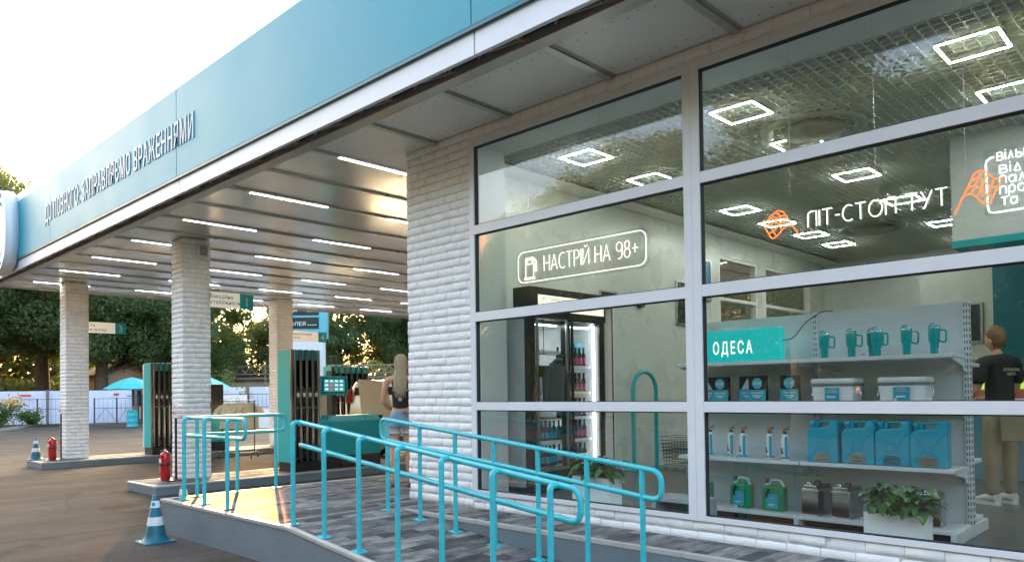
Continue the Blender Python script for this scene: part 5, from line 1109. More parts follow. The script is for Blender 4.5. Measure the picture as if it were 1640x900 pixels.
for q, l in ((0.18, 'front left one facing the camera'), (0.42, 'second along the rail'), (0.54, 'third along the rail'), (0.66, 'fourth along the rail'), (0.86, 'last one at the right end of the rail')): shirt(q, 'cream t-shirt hanging on the black rack, ' + l)

# parasols and barrel tables
def parasol(lab, x, y, s=1.0):
    t = thing('parasol', lab, 'parasol', (x, y, 0), group='turquoise parasols')
    m = MB(); vs = [(0, 0, 2.78)]; fs = []; n = 8; R0 = 1.55
    for lev, (r, z) in enumerate(((0.5, 2.66), (1.05, 2.42), (R0, 2.12))):
        for k in range(n * 2):
            a = math.pi * k / n; rr = r * (1 if k % 2 == 0 else 0.955); vs.append((rr * math.cos(a), rr * math.sin(a), z - (0.03 if k % 2 else 0)))
    N = n * 2
    for k in range(N): fs.append((0, 1 + k, 1 + (k + 1) % N))
    for l in range(2):
        for k in range(N): a = 1 + l * N; fs.append((a + k, a + N + k, a + N + (k + 1) % N, a + (k + 1) % N))
    m.add(vs, fs, 0, False); c = m.build('canopy', mat('parasol cloth', (0.02, 0.36, 0.36), 0.8, var=0.05), t, local=True)
    sm = c.modifiers.new('s', 'SOLIDIFY'); sm.thickness = 0.01
    m = MB()
    for k in range(n): a = 2 * math.pi * k / n; m.bar((0, 0, 2.05), (0.8 * math.cos(a), 0.8 * math.sin(a), 2.50), 0.015)
    m.build('rib', rust_m, t, local=True)
    MB().cyl((0, 0, 0), (0, 0, 2.85), 0.03, n=10).build('pole', mat('wood pole', (0.22, 0.12, 0.06), .7), t, local=True)
    b = thing('barrel_table', lab.replace('parasol', 'steel barrel table under the parasol'), 'barrel', (x, y, 0), group='turquoise barrels')
    MB().lathe((0, 0, 0), [(0.05, 0.0), (0.29, 0.0), (0.30, 0.02), (0.285, 0.04), (0.285, 0.29), (0.30, 0.31), (0.285, 0.33), (0.285, 0.60), (0.30, 0.62), (0.285, 0.64), (0.285, 0.90), (0.30, 0.93), (0.05, 0.93)], 28).build('drum', rail_m, b, local=True)
parasol('turquoise parasol at the left, over the barrel', -44.94, 15.62)
parasol('turquoise parasol half hidden behind the nearest column', -41.6, 18.2)

# hoardings, gates and mesh fences
def corrug(m, p0, p1, z0, z1, pitch=0.11, dep=0.02):
    p0 = Vector(p0); p1 = Vector(p1); d = p1 - p0; L = d.length; d.normalize(); n = Vector((d.y, -d.x, 0)); k = int(L / pitch) * 2; vs = []
    for i in range(k + 1):
        q = p0 + d * (L * i / k) + n * (dep if (i // 1) % 2 else 0); vs += [(q.x, q.y, z0), (q.x, q.y, z1)]
    m.add(vs, [(2 * i, 2 * i + 2, 2 * i + 3, 2 * i + 1) for i in range(k)])
def hoarding(lab, pts, z1, posts):
    t = thing('hoarding', lab, 'fence', (pts[0][0], pts[0][1], 0), group='white sheet hoardings')
    for a, b in zip(pts, pts[1:]): m = MB(); corrug(m, (*a, 0), (*b, 0), 0.05, z1); o = m.build('sheet', hoard_m, t); o.modifiers.new('s', 'SOLIDIFY').thickness = 0.01
    for p in posts: MB().box(p[0] - 0.06, p[1] - 0.06, 0, p[0] + 0.06, p[1] + 0.06, z1 + 0.08).build('post', mat('grey post', (0.16, 0.15, 0.14), .8), t)
    return t
h = hoarding('long white sheet hoarding behind the wire fence at the left', [(-60.5, 4.0), (-53.7, 13.6), (-51.6, 17.9)], 2.12, [(-53.5, 13.6), (-51.2, 18.0)])
MB().box(-53.9, 12.2, 1.78, -53.86, 12.8, 1.90).build('red_plate', redink_m, h); MB().box(-52.0, 16.95, 1.82, -51.9, 17.35, 1.93).build('red_plate', redink_m, h)
h = hoarding('white sheet hoarding behind the clothes rack, red plate on top', [(-41.2, 15.5), (-33.5, 21.2)], 2.10, [(-41.1, 15.5), (-37.0, 18.5)])
MB().box(-34.75, 20.15, 1.84, -34.45, 20.36, 1.95).build('red_plate', redink_m, h)
def wirefence(lab, pts, z1, brace=False):
    t = thing('wire_fence', lab, 'wire fence', (pts[0][0], pts[0][1], 0), group='dark wire mesh fences')
    for a, b in zip(pts, pts[1:]):
        A = Vector((*a, 0)); B = Vector((*b, 0)); L = (B - A).length; m = MB()
        n = int(L / 0.22)
        for i in range(n + 1): q = A.lerp(B, i / n); m.bar((q.x, q.y, 0.08), (q.x, q.y, z1 - 0.03), 0.010)
        m.build('wire_panel', fencem_m, t)
        m = MB()
        for z in (0.08, z1 * 0.62, z1 - 0.02): m.bar((A.x, A.y, z), (B.x, B.y, z), 0.028)
        if brace: m.bar((A.x, A.y, 0.1), ((A.x + B.x) / 2, (A.y + B.y) / 2, z1 * 0.62), 0.02); m.bar((B.x, B.y, 0.1), ((A.x + B.x) / 2, (A.y + B.y) / 2, z1 * 0.62), 0.02)
        for z in (): pass
        m.build('rail', fencem_m, t)
    for p in pts: MB().box(p[0] - 0.035, p[1] - 0.035, 0, p[0] + 0.035, p[1] + 0.035, z1 + 0.03).build('post', fencem_m, t)
wirefence('dark wire fence standing along the dirt verge at the far left', [(-58, 5.2), (-54.6, 9.6), (-52.5, 12.8), (-51.6, 14.8)], 1.62)
wirefence('braced dark wire gate beside the dark gate post', [(-51.3, 15.6), (-50.7, 16.7), (-50.2, 17.8)], 1.62, True)
wirefence('dark gate frame behind the clothes rack', [(-38.0, 16.6), (-36.2, 17.7), (-34.4, 18.9), (-32.6, 20.0)], 1.75, False)
t = thing('gate_post', 'thick dark square gate post at the end of the fence', 'post', (-50.0, 18.1, 0)); MB().box(-50.15, 17.95, 0, -49.8, 18.35, 1.85).build('post_body', mat('dark wood', (0.06, 0.05, 0.045), .9, var=.3), t, bevel=0.01)
MB().bar((-50.1, 17.8, 1.75), (-50.4, 17.2, 1.75), 0.05).build('top_arm', fencem_m, t)
t = thing('white_barrier', 'low white panel barrier beyond the clothes rack', 'barrier', (-33.6, 17.8, 0)); MB().bar((-35.2, 16.9, 0.52), (-31.0, 20.1, 0.52), 0.08, 0.90).build('panel', white_m, t, bevel=0.01)
m = MB(); m.bar((-35.0, 17.05, 0), (-35.0, 17.05, 0.1), 0.1); m.bar((-31.2, 19.95, 0), (-31.2, 19.95, 0.1), 0.1); m.build('foot', black_m, t)
t = thing('banner_board', 'white banner board with a blue logo behind the hanging shirts', 'banner', (-35.9, 16.6, 0)); MB().bar((-37.3, 16.4, 1.15), (-35.5, 17.75, 1.15), 0.05, 1.1).build('board', white_m, t)
m = MB(); u = Vector((1.8, 1.35, 0)).normalized(); nn = Vector((u.y, -u.x, 0)); o = Vector((-37.3, 16.4, 0)) + nn * 0.03; m.text('ОДЕСА', o + u * 0.7 + Vector((0, 0, 1.38)), u, (0, 0, 1), 0.14, 0.8); m.tube([o + u * (1.75 + 0.09 * math.cos(R(a))) + Vector((0, 0, 1.45 + 0.09 * math.sin(R(a)))) for a in range(0, 360, 30)], 0.015, 5, closed=True); m.build('logo', can_m, t)
m = MB(); m.bar((-37.3, 16.4, 0), (-37.3, 16.4, 1.7), 0.05); m.bar((-35.5, 17.75, 0), (-35.5, 17.75, 1.7), 0.05); m.build('post', black_m, t)

# price totem
t = thing('price_totem', 'tall white and light blue price board behind the far column', 'price board', (-28.0, 17.2, 0))
P0 = Vector((-29.0, 16.35, 0)); P1 = Vector((-27.82, 17.50, 0)); u = (P1 - P0).normalized(); nn = Vector((u.y, -u.x, 0))
def pl(m, a, b, z0, z1, th, off=0, mi=0): 
    A = P0 + u * a + nn * off; B = P0 + u * b + nn * off; m.bar((A.x, A.y, (z0 + z1) / 2), (B.x, B.y, (z0 + z1) / 2), th, z1 - z0, mi)
W = (P1 - P0).length
m = MB(); pl(m, 0, W - 0.12, 0, 4.0, 0.34); m.build('white_base', wsheet_m, t, bevel=0.02)
m = MB(); pl(m, -0.1, W, 4.0, 8.0, 0.42); m.build('blue_head', mat('price board blue', (0.12, 0.40, 0.52), .4), t, bevel=0.02)
for zz, s_ in ((4.42, 'НКОЛЕЯ'), (4.99, 'ІЯ'), (5.56, 'А-95')):
    m = MB(); pl(m, 0.05, W - 0.30, zz, zz + 0.48, 0.02, 0.215); pn = m.build('price_panel', black_m, t)
    o = P0 + nn * 0.232 + u * (W - 0.55); m = MB()
    ln = 0.17 * len(s_); m.text(s_, P0 + nn * 0.232 + u * (W - 1.22 - ln * .5 - .15) + Vector((0, 0, zz + 0.14)), u, (0, 0, 1), 0.16, ln)
    for q in range(4): a = P0 + nn * 0.235 + u * (W - 0.78 + q * 0.10); m.bar((a.x, a.y, zz + 0.16), (a.x + u.x * 0.07, a.y + u.y * 0.07, zz + 0.16), 0.01, 0.03)
    m.build('price_text', label_m, pn)

# cream van
t = thing('parked_van', 'cream van with an open rear door at the pumps behind the woman', 'van', (-15.3, 13, 0))
prof = [(0.0, 0.42), (0.0, 1.15), (0.10, 1.80), (0.22, 1.95), (0.6, 2.0), (3.1, 2.0), (3.7, 1.45), (4.45, 1.2), (4.6, 0.9), (4.6, 0.42)]
X0, X1, Y0 = -16.75, -14.45, 11.15
MB().prism(prof, lambda a, b, d: (d, Y0 + a, b), X0, X1).build('body', van_m, t, bevel=0.06, segs=4)
m = MB(); m.prism([(X0 + 0.10, 0.62), (X1 - 0.34, 0.62), (X1 - 0.38, 1.80), (X0 + 0.16, 1.80)], lambda a, b, d: (a, Y0 + d + max(0, b - 1.15) * 0.15, b), -0.012, 0.02); m.build('cargo_shade_panel', dark_m, t)  # dark slab on the closed body, painted shade for the cargo space
MB().box(X0 + 0.7, Y0 - 0.10, 0.66, X0 + 1.3, Y0 - 0.02, 0.95).build('cargo_box', label_m, t, bevel=0.01)
for a0, a1 in ((0.35, 1.25), (1.4, 2.4), (2.5, 3.3)):
    MB().prism([(a0, 1.25), (a1, 1.25), (a1 - (0.35 if a1 > 3 else 0.03), 1.75), (a0 + 0.03, 1.75)], lambda a, b, d: (X1 + d, Y0 + a, b), 0.0, 0.012).build('side_window', winglass_m, t)
MB().box(X1 - 0.20, Y0 - 0.012, 1.40, X1 + 0.008, Y0 + 0.05, 1.74).build('tail_light', tail_m, t, bevel=0.01); MB().box(X0 - 0.008, Y0 - 0.012, 1.40, X0 + 0.12, Y0 + 0.05, 1.74).build('tail_light', tail_m, t, bevel=0.01)
MB().box(X1 - 0.14, Y0 - 0.016, 1.52, X1 - 0.05, Y0 + 0.0, 1.60).build('reverse_lamp', label_m, t)
MB().box(X0 + 0.02, Y0 - 0.10, 0.42, X1 - 0.02, Y0 + 0.05, 0.62).build('bumper', mat('grey bumper', (0.1, 0.1, 0.1), .6), t, bevel=0.02)
for yy in (Y0 + 0.85, Y0 + 3.75):
    for xx in (X0 + 0.02, X1 - 0.22):
        w_ = MB(); w_.cyl((xx, yy, 0.33), (xx + 0.2, yy, 0.33), 0.33, n=24); w_ = w_.build('wheel', mat('tyre', (0.02, 0.02, 0.02), .9), t, bevel=0.02)
        MB().cyl((xx - 0.005, yy, 0.33), (xx + 0.205, yy, 0.33), 0.19, n=20).build('rim', steel_m, w_)
# open rear door panel, hinged near the right corner
A = Vector((X1 - 0.30, Y0 - 0.05, 0)); u = Vector((-0.90, -0.44, 0)).normalized(); e = Vector((u.y, -u.x, 0))
m = MB(); m.prism([(0, 0.55), (0.05, 1.15), (0.16, 1.65), (0.30, 1.90), (0.45, 1.955), (0.98, 1.99), (0.90, 1.2), (0.92, 0.55)], lambda a, b, d: tuple(A + u * a + e * d + Vector((0, 0, b))), 0.0, 0.06); dr = m.build('rear_door', van_m, t, bevel=0.02)
m = MB(); m.prism([(0.30, 1.02), (0.80, 1.02), (0.80, 1.12), (0.30, 1.12)], lambda a, b, d: tuple(A + u * a + e * d + Vector((0, 0, b))), 0.058, 0.066); m.prism([(0.30, 1.02), (0.80, 1.02), (0.80, 1.12), (0.30, 1.12)], lambda a, b, d: tuple(A + u * a - e * d + Vector((0, 0, b))), 0.0, 0.006); m.build('plate_recess', black_m, dr)

# ================================================================== VEGETATION
_TREE = {}
def crown_mesh(seed, R0, H0, nleaf, leaf, nclump, squash=0.8, holes=0.0, mt=None, upz=0.0):
    rnd = random.Random(seed); vs = []; fs = []; clumps = []
    for i in range(nclump):
        a = rnd.uniform(0, 6.283); q = rnd.random() ** 0.5; z = rnd.uniform(0.0, 1.0)
        env = math.sin(math.pi * (0.12 + 0.80 * z)) ** 0.7
        clumps.append((q * R0 * env * math.cos(a), q * R0 * env * math.sin(a), z * H0, rnd.uniform(0.16, 0.34) * R0))
    per = nleaf // nclump
    for cx, cy, cz, r in clumps:
        for k in range(per):
            d = Vector((rnd.gauss(0, 1), rnd.gauss(0, 1), rnd.gauss(0, 1))).normalized() * r * (rnd.uniform(0.55, 1.08)); p = Vector((cx, cy, cz)) + Vector((d.x, d.y, d.z * squash))
            s = leaf * rnd.uniform(0.6, 1.35); n = (d.normalized() + Vector((rnd.uniform(-.8, .8), rnd.uniform(-.8, .8), rnd.uniform(-.5, 1.0)))).normalized()
            u = n.orthogonal().normalized(); u.rotate(Matrix.Rotation(rnd.uniform(0, 6.28), 3, n)); w = n.cross(u); b = len(vs)
            vs += [tuple(p - u * s), tuple(p + w * s * 0.45 + n * s * .15), tuple(p + u * s), tuple(p - w * s * 0.45 + n * s * .1)]; fs.append((b, b + 1, b + 2, b + 3))
    me = bpy.data.meshes.new('crown'); me.from_pydata(vs, [], fs); me.materials.append(mt or leafA); me.update(); return me, clumps
def tree_kind(kind):
    if kind in _TREE: return _TREE[kind]
    par = {'big': (5.2, 9.0, 84000, 0.105, 130, leafA), 'mid': (4.2, 7.0, 58000, 0.095, 95, leafB), 'low': (3.6, 4.4, 30000, 0.10, 70, leafA), 'feather': (2.6, 3.2, 9000, 0.16, 40, leafG)}[kind]
    tz = {'big': 4.7, 'mid': 3.4, 'low': 2.2, 'feather': 1.6}[kind]
    me, cl = crown_mesh(hash(kind) % 97 if False else {'big': 5, 'mid': 8, 'low': 13, 'feather': 17}[kind], par[0], par[1], par[2], par[3], par[4], mt=par[5])
    rnd = random.Random(4); m = MB(); r0 = {'big': 0.42, 'mid': 0.30, 'low': 0.2, 'feather': 0.12}[kind]
    m.tube([(0, 0, -0.1), (0.05, 0, tz * 0.5), (0.1, 0.05, tz), (0.0, 0.1, tz + par[1] * 0.5), (0.1, 0, tz + par[1] * 0.85)], [r0 * 1.2, r0, r0 * 0.85, r0 * 0.45, 0.05], 10)
    for c in cl[:16]:
        st = Vector((0.08, 0.05, tz * rnd.uniform(0.75, 1.3))); en = Vector((c[0], c[1], c[2] + tz)); mid = st.lerp(en, 0.5) + Vector((rnd.uniform(-.3, .3), rnd.uniform(-.3, .3), 0.4)); m.tube([st, mid, en], [r0 * 0.4, r0 * 0.25, 0.03], 6)
    tr = m
    _TREE[kind] = (me, tz, tr); return _TREE[kind]
_tp = {}
def tree(kind, x, y, s, rz, lab, group):
    me, tz, tr = tree_kind(kind)
    if kind in _tp: return copy_tree(_tp[kind], (x, y, 0), rz, lab, group, s)
    t = thing({'feather': 'sumac_tree'}.get(kind, 'tree'), lab, 'tree', (x, y, 0), rz, group); t.scale = (s,) * 3
    tr.build('trunk', bark_m, t, local=True); c = bpy.data.objects.new('crown', me); C.objects.link(c); c.parent = t; c.location = (0, 0, tz); _tp[kind] = t; return t
GT = 'tall trees beyond the forecourt'
rnd = random.Random(12)
spots = [('big', -63, 2, 1.12), ('big', -60, 10.5, 1.22), ('big', -66, 16.5, 1.2), ('big', -59.5, 18.5, 1.05), ('big', -64, 24.0, 1.15),
         ('mid', -57, 24.5, 1.0), ('low', -59.5, 30.2, 1.12), ('big', -54, 41.5, 0.95), ('big', -50, 45.0, 1.1), ('big', -44, 50, 1.15), ('mid', -39, 47, 1.1), ('big', -36, 54, 1.2),
         ('big', -28, 57, 1.2), ('big', -20, 60, 1.2), ('big', -59, 37.3, 1.0), ('low', -56, 33.4, 1.22), ('mid', -60.5, 34.5, 0.86), ('big', -58.5, 22.6, 0.95), ('big', -66, 27, 1.15), ('big', -66, 42.5, 1.1), ('mid', -49, 39, 1.05)]
desc = ['at the far left edge', 'behind the left wire fence', 'further back left of the far column', 'right of the far left column', 'between the two front columns, behind', 'left of the nearest column', 'just right of the nearest column', 'glowing yellow beside the shaded column', 'behind the price board', 'right of the price board', 'behind the van', 'left of the shop wall', 'near the shop wall, far back', 'behind the shop', 'low, behind the short handrail', 'low, deep in the gap by the columns', 'low, deep in the gap by the price board', 'low, in front of the gap']
for (k, x, y, s), d in zip(spots, desc): tree(k, x, y, s, rnd.uniform(0, 6.28), 'broadleaf tree %s' % d, GT)
for x, y, s, d in ((-38.0, 41.0, 1.25, 'right of the price board, lower one'), (-34.5, 43, 1.5, 'between the price board and the shop wall'), (-31.5, 44, 1.35, 'touching the shop wall in view')):
    tree('feather', x, y, s, rnd.uniform(0, 6.28), 'feathery blue green young tree %s' % d, 'young feathery trees')
# street trees and lit building on the street side, reflected in the shop glass
for i, (k, x, y, s) in enumerate((('big', -11, -15, 0.92), ('mid', -3.5, -17, 1.2), ('big', 4, -15.5, 0.95), ('big', -21, -20, 0.95), ('mid', 12, -18, 1.2), ('big', -32, -26, 1.0), ('big', -7, -25, 1.1), ('big', 1, -26, 1.1), ('big', -15, -29, 1.0), ('mid', -27, -19, 1.0))):
    tree(k, x, y, s, rnd.uniform(0, 6.28), 'street tree opposite the shop windows, %s from the left' % ORD[i], 'street trees opposite the shop')
# distant leafy mass closing the horizon
def hedge(name, lab, pts, z0, z1, thick, n, leaf, mt, seed, kind=None):
    rnd = random.Random(seed); vs = []; fs = []
    segs = [(Vector((*a, 0)), Vector((*b, 0))) for a, b in zip(pts, pts[1:])]; Ls = [(b - a).length for a, b in segs]; T = sum(Ls)
    for i in range(n):
        q = rnd.random() * T; k = 0
        while q > Ls[k]: q -= Ls[k]; k += 1
        a, b = segs[k]; d = (b - a).normalized(); nn = Vector((d.y, -d.x, 0)); p = a + d * q
        top = z1 * (0.80 + 0.2 * math.sin(p.x * 0.9 + p.y * 0.6) * math.sin(p.x * .37 + 1)); z = z0 + (top - z0) * rnd.random() ** 0.7
        p = p + nn * rnd.gauss(0, thick) + Vector((0, 0, z)); s = leaf * rnd.uniform(0.6, 1.4); w = Vector((rnd.gauss(0, 1), rnd.gauss(0, 1), rnd.gauss(0, 1))).normalized(); u = w.orthogonal().normalized(); v = w.cross(u); o = len(vs)
        vs += [tuple(p - u * s), tuple(p + v * s * .5), tuple(p + u * s), tuple(p - v * s * .5)]; fs.append((o, o + 1, o + 2, o + 3))
    me = bpy.data.meshes.new(name); me.from_pydata(vs, [], fs); me.materials.append(mt); me.update(); o = bpy.data.objects.new(name, me); C.objects.link(o)
    if kind: o['kind'] = kind
    else: tag(o, lab, 'hedge')
    o['label'] = lab; return o
hedge('woodland', 'dense dark leafy wood closing the view behind the trees', [(-85, -30), (-84, 10), (-78, 24)], 0, 15, 2.0, 26000, 0.5, leafA, 3, 'stuff')
o = hedge('woodland', 'dense dark leafy wood beyond the pumps', [(-64, 46), (-50, 58), (-20, 72), (5, 72)], 0, 13, 1.8, 26000, 0.45, leafA, 4, 'stuff')
o = hedge('undergrowth', 'dark bushes under the trees beyond the fences', [(-72, -10), (-70, 20), (-66, 42), (-50, 54), (-25, 62)], 0, 4.0, 1.2, 34000, 0.20, leafA, 6, 'stuff')
def bush(lab, x, y, r, h, n, mt, seed, name='bush', z0=0.0):
    rnd = random.Random(seed); t = thing(name, lab, 'bush', (x, y, z0)); vs = []; fs = []; st = MB()
    for b in range(9):
        a = rnd.uniform(0, 6.28); tip = Vector((r * math.cos(a) * rnd.uniform(.3, 1), r * math.sin(a) * rnd.uniform(.3, 1), h * rnd.uniform(0.55, 1))); st.tube([(0, 0, 0), (tip.x * .4, tip.y * .4, tip.z * .6), tuple(tip)], [0.02, 0.012, 0.004], 5)
        for i in range(n // 9):
            q = rnd.random() ** 0.6; p = tip * q + Vector((rnd.gauss(0, r * .16), rnd.gauss(0, r * .16), rnd.gauss(0, h * .08))); p.z = abs(p.z); s = rnd.uniform(0.045, 0.09); w = Vector((rnd.gauss(0, 1), rnd.gauss(0, 1), rnd.gauss(.6, 1))).normalized(); u = w.orthogonal().normalized(); v = w.cross(u); o = len(vs)
            vs += [tuple(p - u * s), tuple(p + v * s * .55), tuple(p + u * s), tuple(p - v * s * .55)]; fs.append((o, o + 1, o + 2, o + 3))
    me = bpy.data.meshes.new('foliage'); me.from_pydata(vs, [], fs); me.materials.append(mt); me.update(); o = bpy.data.objects.new('foliage', me); C.objects.link(o); o.parent = t
    st.build('stem', bark_m, t, local=True)
hedge('mask_hedge', 'tall unseen leafy screen added to mask the street building reflection', [(-60, -36), (35, -34)], 0, 9.0, 0.9, 30000, 0.32, leafA, 14)  # unseen, added to keep the orange building out of the lower panes
hedge('mask_hedge', 'dense unseen hedge added to mask the street building reflection', [(-50, -22), (24, -19)], 0, 4.6, 0.7, 26000, 0.22, leafA, 12)  # unseen, added to cover the foot of the lit building in reflections
bush('leafy green bush growing on the verge at the far left', -50.2, 10.3, 1.5, 2.0, 2600, leafB, 1)
bush('lower green bush leaning right of the first verge bush', -51.0, 12.3, 1.0, 1.1, 1300, leafB, 2)
bush('green bush climbing through the gate behind the clothes rack', -37.6, 18.0, 1.2, 1.9, 1500, leafB, 3)
bush('sprawling green bush behind the nearest column', -46.5, 21.5, 1.6, 3.2, 2200, leafB, 4)
g_ = MB(); rnd = random.Random(8)
for i in range(2600):
    q = rnd.random(); x = -46.9 - 4.2 * q + rnd.gauss(0, .35); y = 7.0 + 7.0 * q + rnd.gauss(0, .5); a = rnd.uniform(0, 6.28); h = rnd.uniform(.03, .14); g_.add([(x, y, .04), (x + .03 * math.cos(a), y + .03 * math.sin(a), .04), (x + .04, y + .02, .04 + h)], [(0, 1, 2)])
o = g_.build('grass', grass_m); o['kind'] = 'stuff'; o['label'] = 'sparse weeds along the verge'

# ================================================================== BACKGROUND BUILDINGS
t = thing('old_wall_building', 'old overgrown plaster building with a rusty roof truss beyond the hoarding', 'building', (-53, 31, 0))
B0 = Vector((-60, 25.2, 0)); B1 = Vector((-44.5, 40.5, 0)); u = (B1 - B0).normalized(); nn = Vector((u.y, -u.x, 0)); LB = (B1 - B0).length
def bb(m, a, b, z0, z1, off0, th): A = B0 + u * a + nn * off0; Bq = B0 + u * b + nn * off0; m.bar((A.x, A.y, (z0 + z1) / 2), (Bq.x, Bq.y, (z0 + z1) / 2), th, z1 - z0)
m = MB(); bb(m, 0, LB, 0, 2.9, 0, 0.4); m.build('wall', stone_m, t)
m = MB()
for k in range(7): bb(m, 1.4 + k * 3.0, 2.5 + k * 3.0, 1.3, 2.3, 0.21, 0.03)
m.build('window_opening', winglass_m, t)
m = MB()
for z in (3.0, 3.35): m.bar(B0 + nn * 0.9 + Vector((0, 0, z)), B1 + nn * 0.9 + Vector((0, 0, z)), 0.07)
for k in range(28):
    a = B0 + nn * 0.9 + u * (k * LB / 28); b = B0 + nn * 0.9 + u * ((k + 1) * LB / 28)
    m.bar(a + Vector((0, 0, 3.4)), (a + b) / 2 + Vector((0, 0, 3.95)), 0.05); m.bar((a + b) / 2 + Vector((0, 0, 3.95)), b + Vector((0, 0, 3.4)), 0.05)
    if k % 4 == 0: m.bar(a + Vector((0, 0, 0)), a + Vector((0, 0, 3.9)), 0.07)
m.bar(B0 + nn * 0.9 + Vector((0, 0, 3.97)), B1 + nn * 0.9 + Vector((0, 0, 3.97)), 0.07); m.bar(B0 + u * 0.5 + nn + Vector((0, 0, 3.1)), B0 + u * 2.0 + nn + Vector((0, 0, 4.4)), 0.08); m.bar(B0 + u * 1.0 + nn + Vector((0, 0, 3.1)), B0 + u * 2.5 + nn + Vector((0, 0, 4.4)), 0.08)
m.build('roof_truss', mat('weathered truss', (0.25, 0.20, 0.15), .85, var=.3), t)
m = MB(); bb(m, 0, LB, 2.9, 3.15, -0.3, 1.6); m.build('roof', roofm_m, t)
hedge('climbing_vine', 'bright yellow green vines draped over the old wall truss', [(-51.8, 34.2), (-44.0, 41.5), (-38, 46)], 1.9, 4.4, 0.35, 7000, 0.12, leafY, 9)
hedge('climbing_vine', 'loose green vines growing up the old plaster wall', [(-59, 26.9), (-52.5, 33.2)], 0.3, 3.4, 0.3, 2200, 0.11, leafB, 10)
t = thing('peach_house', 'peach plaster house with a dark roof behind the left parasol', 'house', (-64, 24, 0))
MB().prism([(0, 0), (7, 0), (7, 3.4), (3.5, 5.2), (0, 3.4)], lambda a, b, d: (-66 + d, 19.0 + a * 1.3, b), 0, 6).build('wall', stone2_m, t)
MB().prism([(-0.4, 3.35), (3.5, 5.45), (7.4, 3.35), (7.4, 3.2), (3.5, 5.25), (-0.4, 3.2)], lambda a, b, d: (-66.4 + d, 19.0 + a * 1.3, b), 0, 6.8).build('roof', roofm_m, t)
for yy in (20.6, 23.0, 25.4): MB().box(-60.01, yy, 1.0, -59.97, yy + 0.9, 2.2).build('window', winglass_m, t)
t = thing('gatehouse', 'small beige plaster gatehouse with barred window beyond the barrel table', 'house', (-50.5, 22.5, 0))
MB().bar((-53.5, 21.0, 1.05), (-49.0, 24.5, 1.05), 2.0, 2.1).build('wall', mat('beige plaster', (0.42, 0.34, 0.25), .9, var=.12, nscale=1), t); MB().bar((-53.6, 20.9, 2.17), (-48.9, 24.6, 2.17), 2.3, 0.14).build('roof', roofm_m, t)
t = thing('dark_skip', 'dark metal container beyond the left dispenser', 'container', (-46.5, 19.5, 0)); MB().bar((-47.4, 18.9, 0.5), (-45.4, 20.4, 0.5), 0.9, 0.95).build('body', mat('dark paint', (0.05, 0.055, 0.055), .7, var=.2), t, bevel=0.02)
t = thing('street_building', 'long peach apartment building across the street, lit by the low sun', 'building', (-5, -42, 0))
MB().box(-95, -70, 0, 55, -62, 25).build('wall', stone2_m, t)
m = MB()
for i in range(34):
    for k in range(7): m.box(-92 + i * 4.2, -61.98, 1.6 + k * 3.4, -90.4 + i * 4.2, -61.96, 3.6 + k * 3.4)
m.build('window_row', winglass_m, t); MB().box(-95.5, -70.5, 25, 55.5, -61.5, 25.4).build('roof', roofm_m, t)

# ================================================================== PEOPLE
def skin(name, verts, edges, radii, mt, parent, sub=2, root=0, at=None, rz=0.0, origin=(0, 0, 0)):
    me = bpy.data.meshes.new(name); me.from_pydata(verts, edges, []); o = bpy.data.objects.new(name, me); C.objects.link(o)
    sm = o.modifiers.new('skin', 'SKIN'); sm.use_smooth_shade = True; sv = me.skin_vertices[0].data
    for i, r in enumerate(radii): sv[i].radius = r if isinstance(r, tuple) else (r, r)
    for i in range(len(verts)): sv[i].use_root = (i == root)
    ss = o.modifiers.new('sub', 'SUBSURF'); ss.levels = sub; ss.render_levels = sub
    bpy.context.view_layer.update(); dg = bpy.context.evaluated_depsgraph_get(); nm = bpy.data.meshes.new_from_object(o.evaluated_get(dg))
    o.modifiers.clear(); o.data = nm; bpy.data.meshes.remove(me); nm.materials.clear(); nm.materials.append(mt)
    for p in nm.polygons: p.use_smooth = True
    o.name = name; o.parent = parent; return o
def chain(V, E, Rr, start, pts, rs):
    p = start
    for q, r in zip(pts, rs): V.append(q); Rr.append(r); E.append((p, len(V) - 1)); p = len(V) - 1
    return p
def hand(V, E, Rr, w, d, up, s=1.0, curl=0.5):
    """palm + 5 fingers from wrist index w; d = forearm direction, up = back of hand normal"""
    d = Vector(d).normalized(); up = Vector(up).normalized(); sd = d.cross(up).normalized(); o = Vector(V[w])
    V.append(tuple(o + d * 0.045 * s)); Rr.append((0.032 * s, 0.016 * s)); E.append((w, len(V) - 1)); pm = len(V) - 1
    for k, L in zip((-1.5, -.5, .5, 1.5), (0.062, 0.074, 0.070, 0.055)):
        b = o + d * 0.085 * s + sd * k * 0.020 * s; V.append(tuple(b)); Rr.append(0.0095 * s); E.append((pm, len(V) - 1)); i = len(V) - 1
        c = b + (d * math.cos(curl) - up * math.sin(curl)) * L * 0.55 * s; e = c + (d * math.cos(2 * curl) - up * math.sin(2 * curl)) * L * 0.5 * s
        V.append(tuple(c)); Rr.append(0.0085 * s); E.append((i, i + 1)); V.append(tuple(e)); Rr.append(0.0072 * s); E.append((i + 1, i + 2))
    b = o + d * 0.035 * s - sd * 0.030 * s; V.append(tuple(b)); Rr.append(0.011 * s); E.append((pm, len(V) - 1)); V.append(tuple(b + d * 0.035 * s - sd * 0.018 * s - up * .01)); Rr.append(0.009 * s); E.append((len(V) - 2, len(V) - 1))
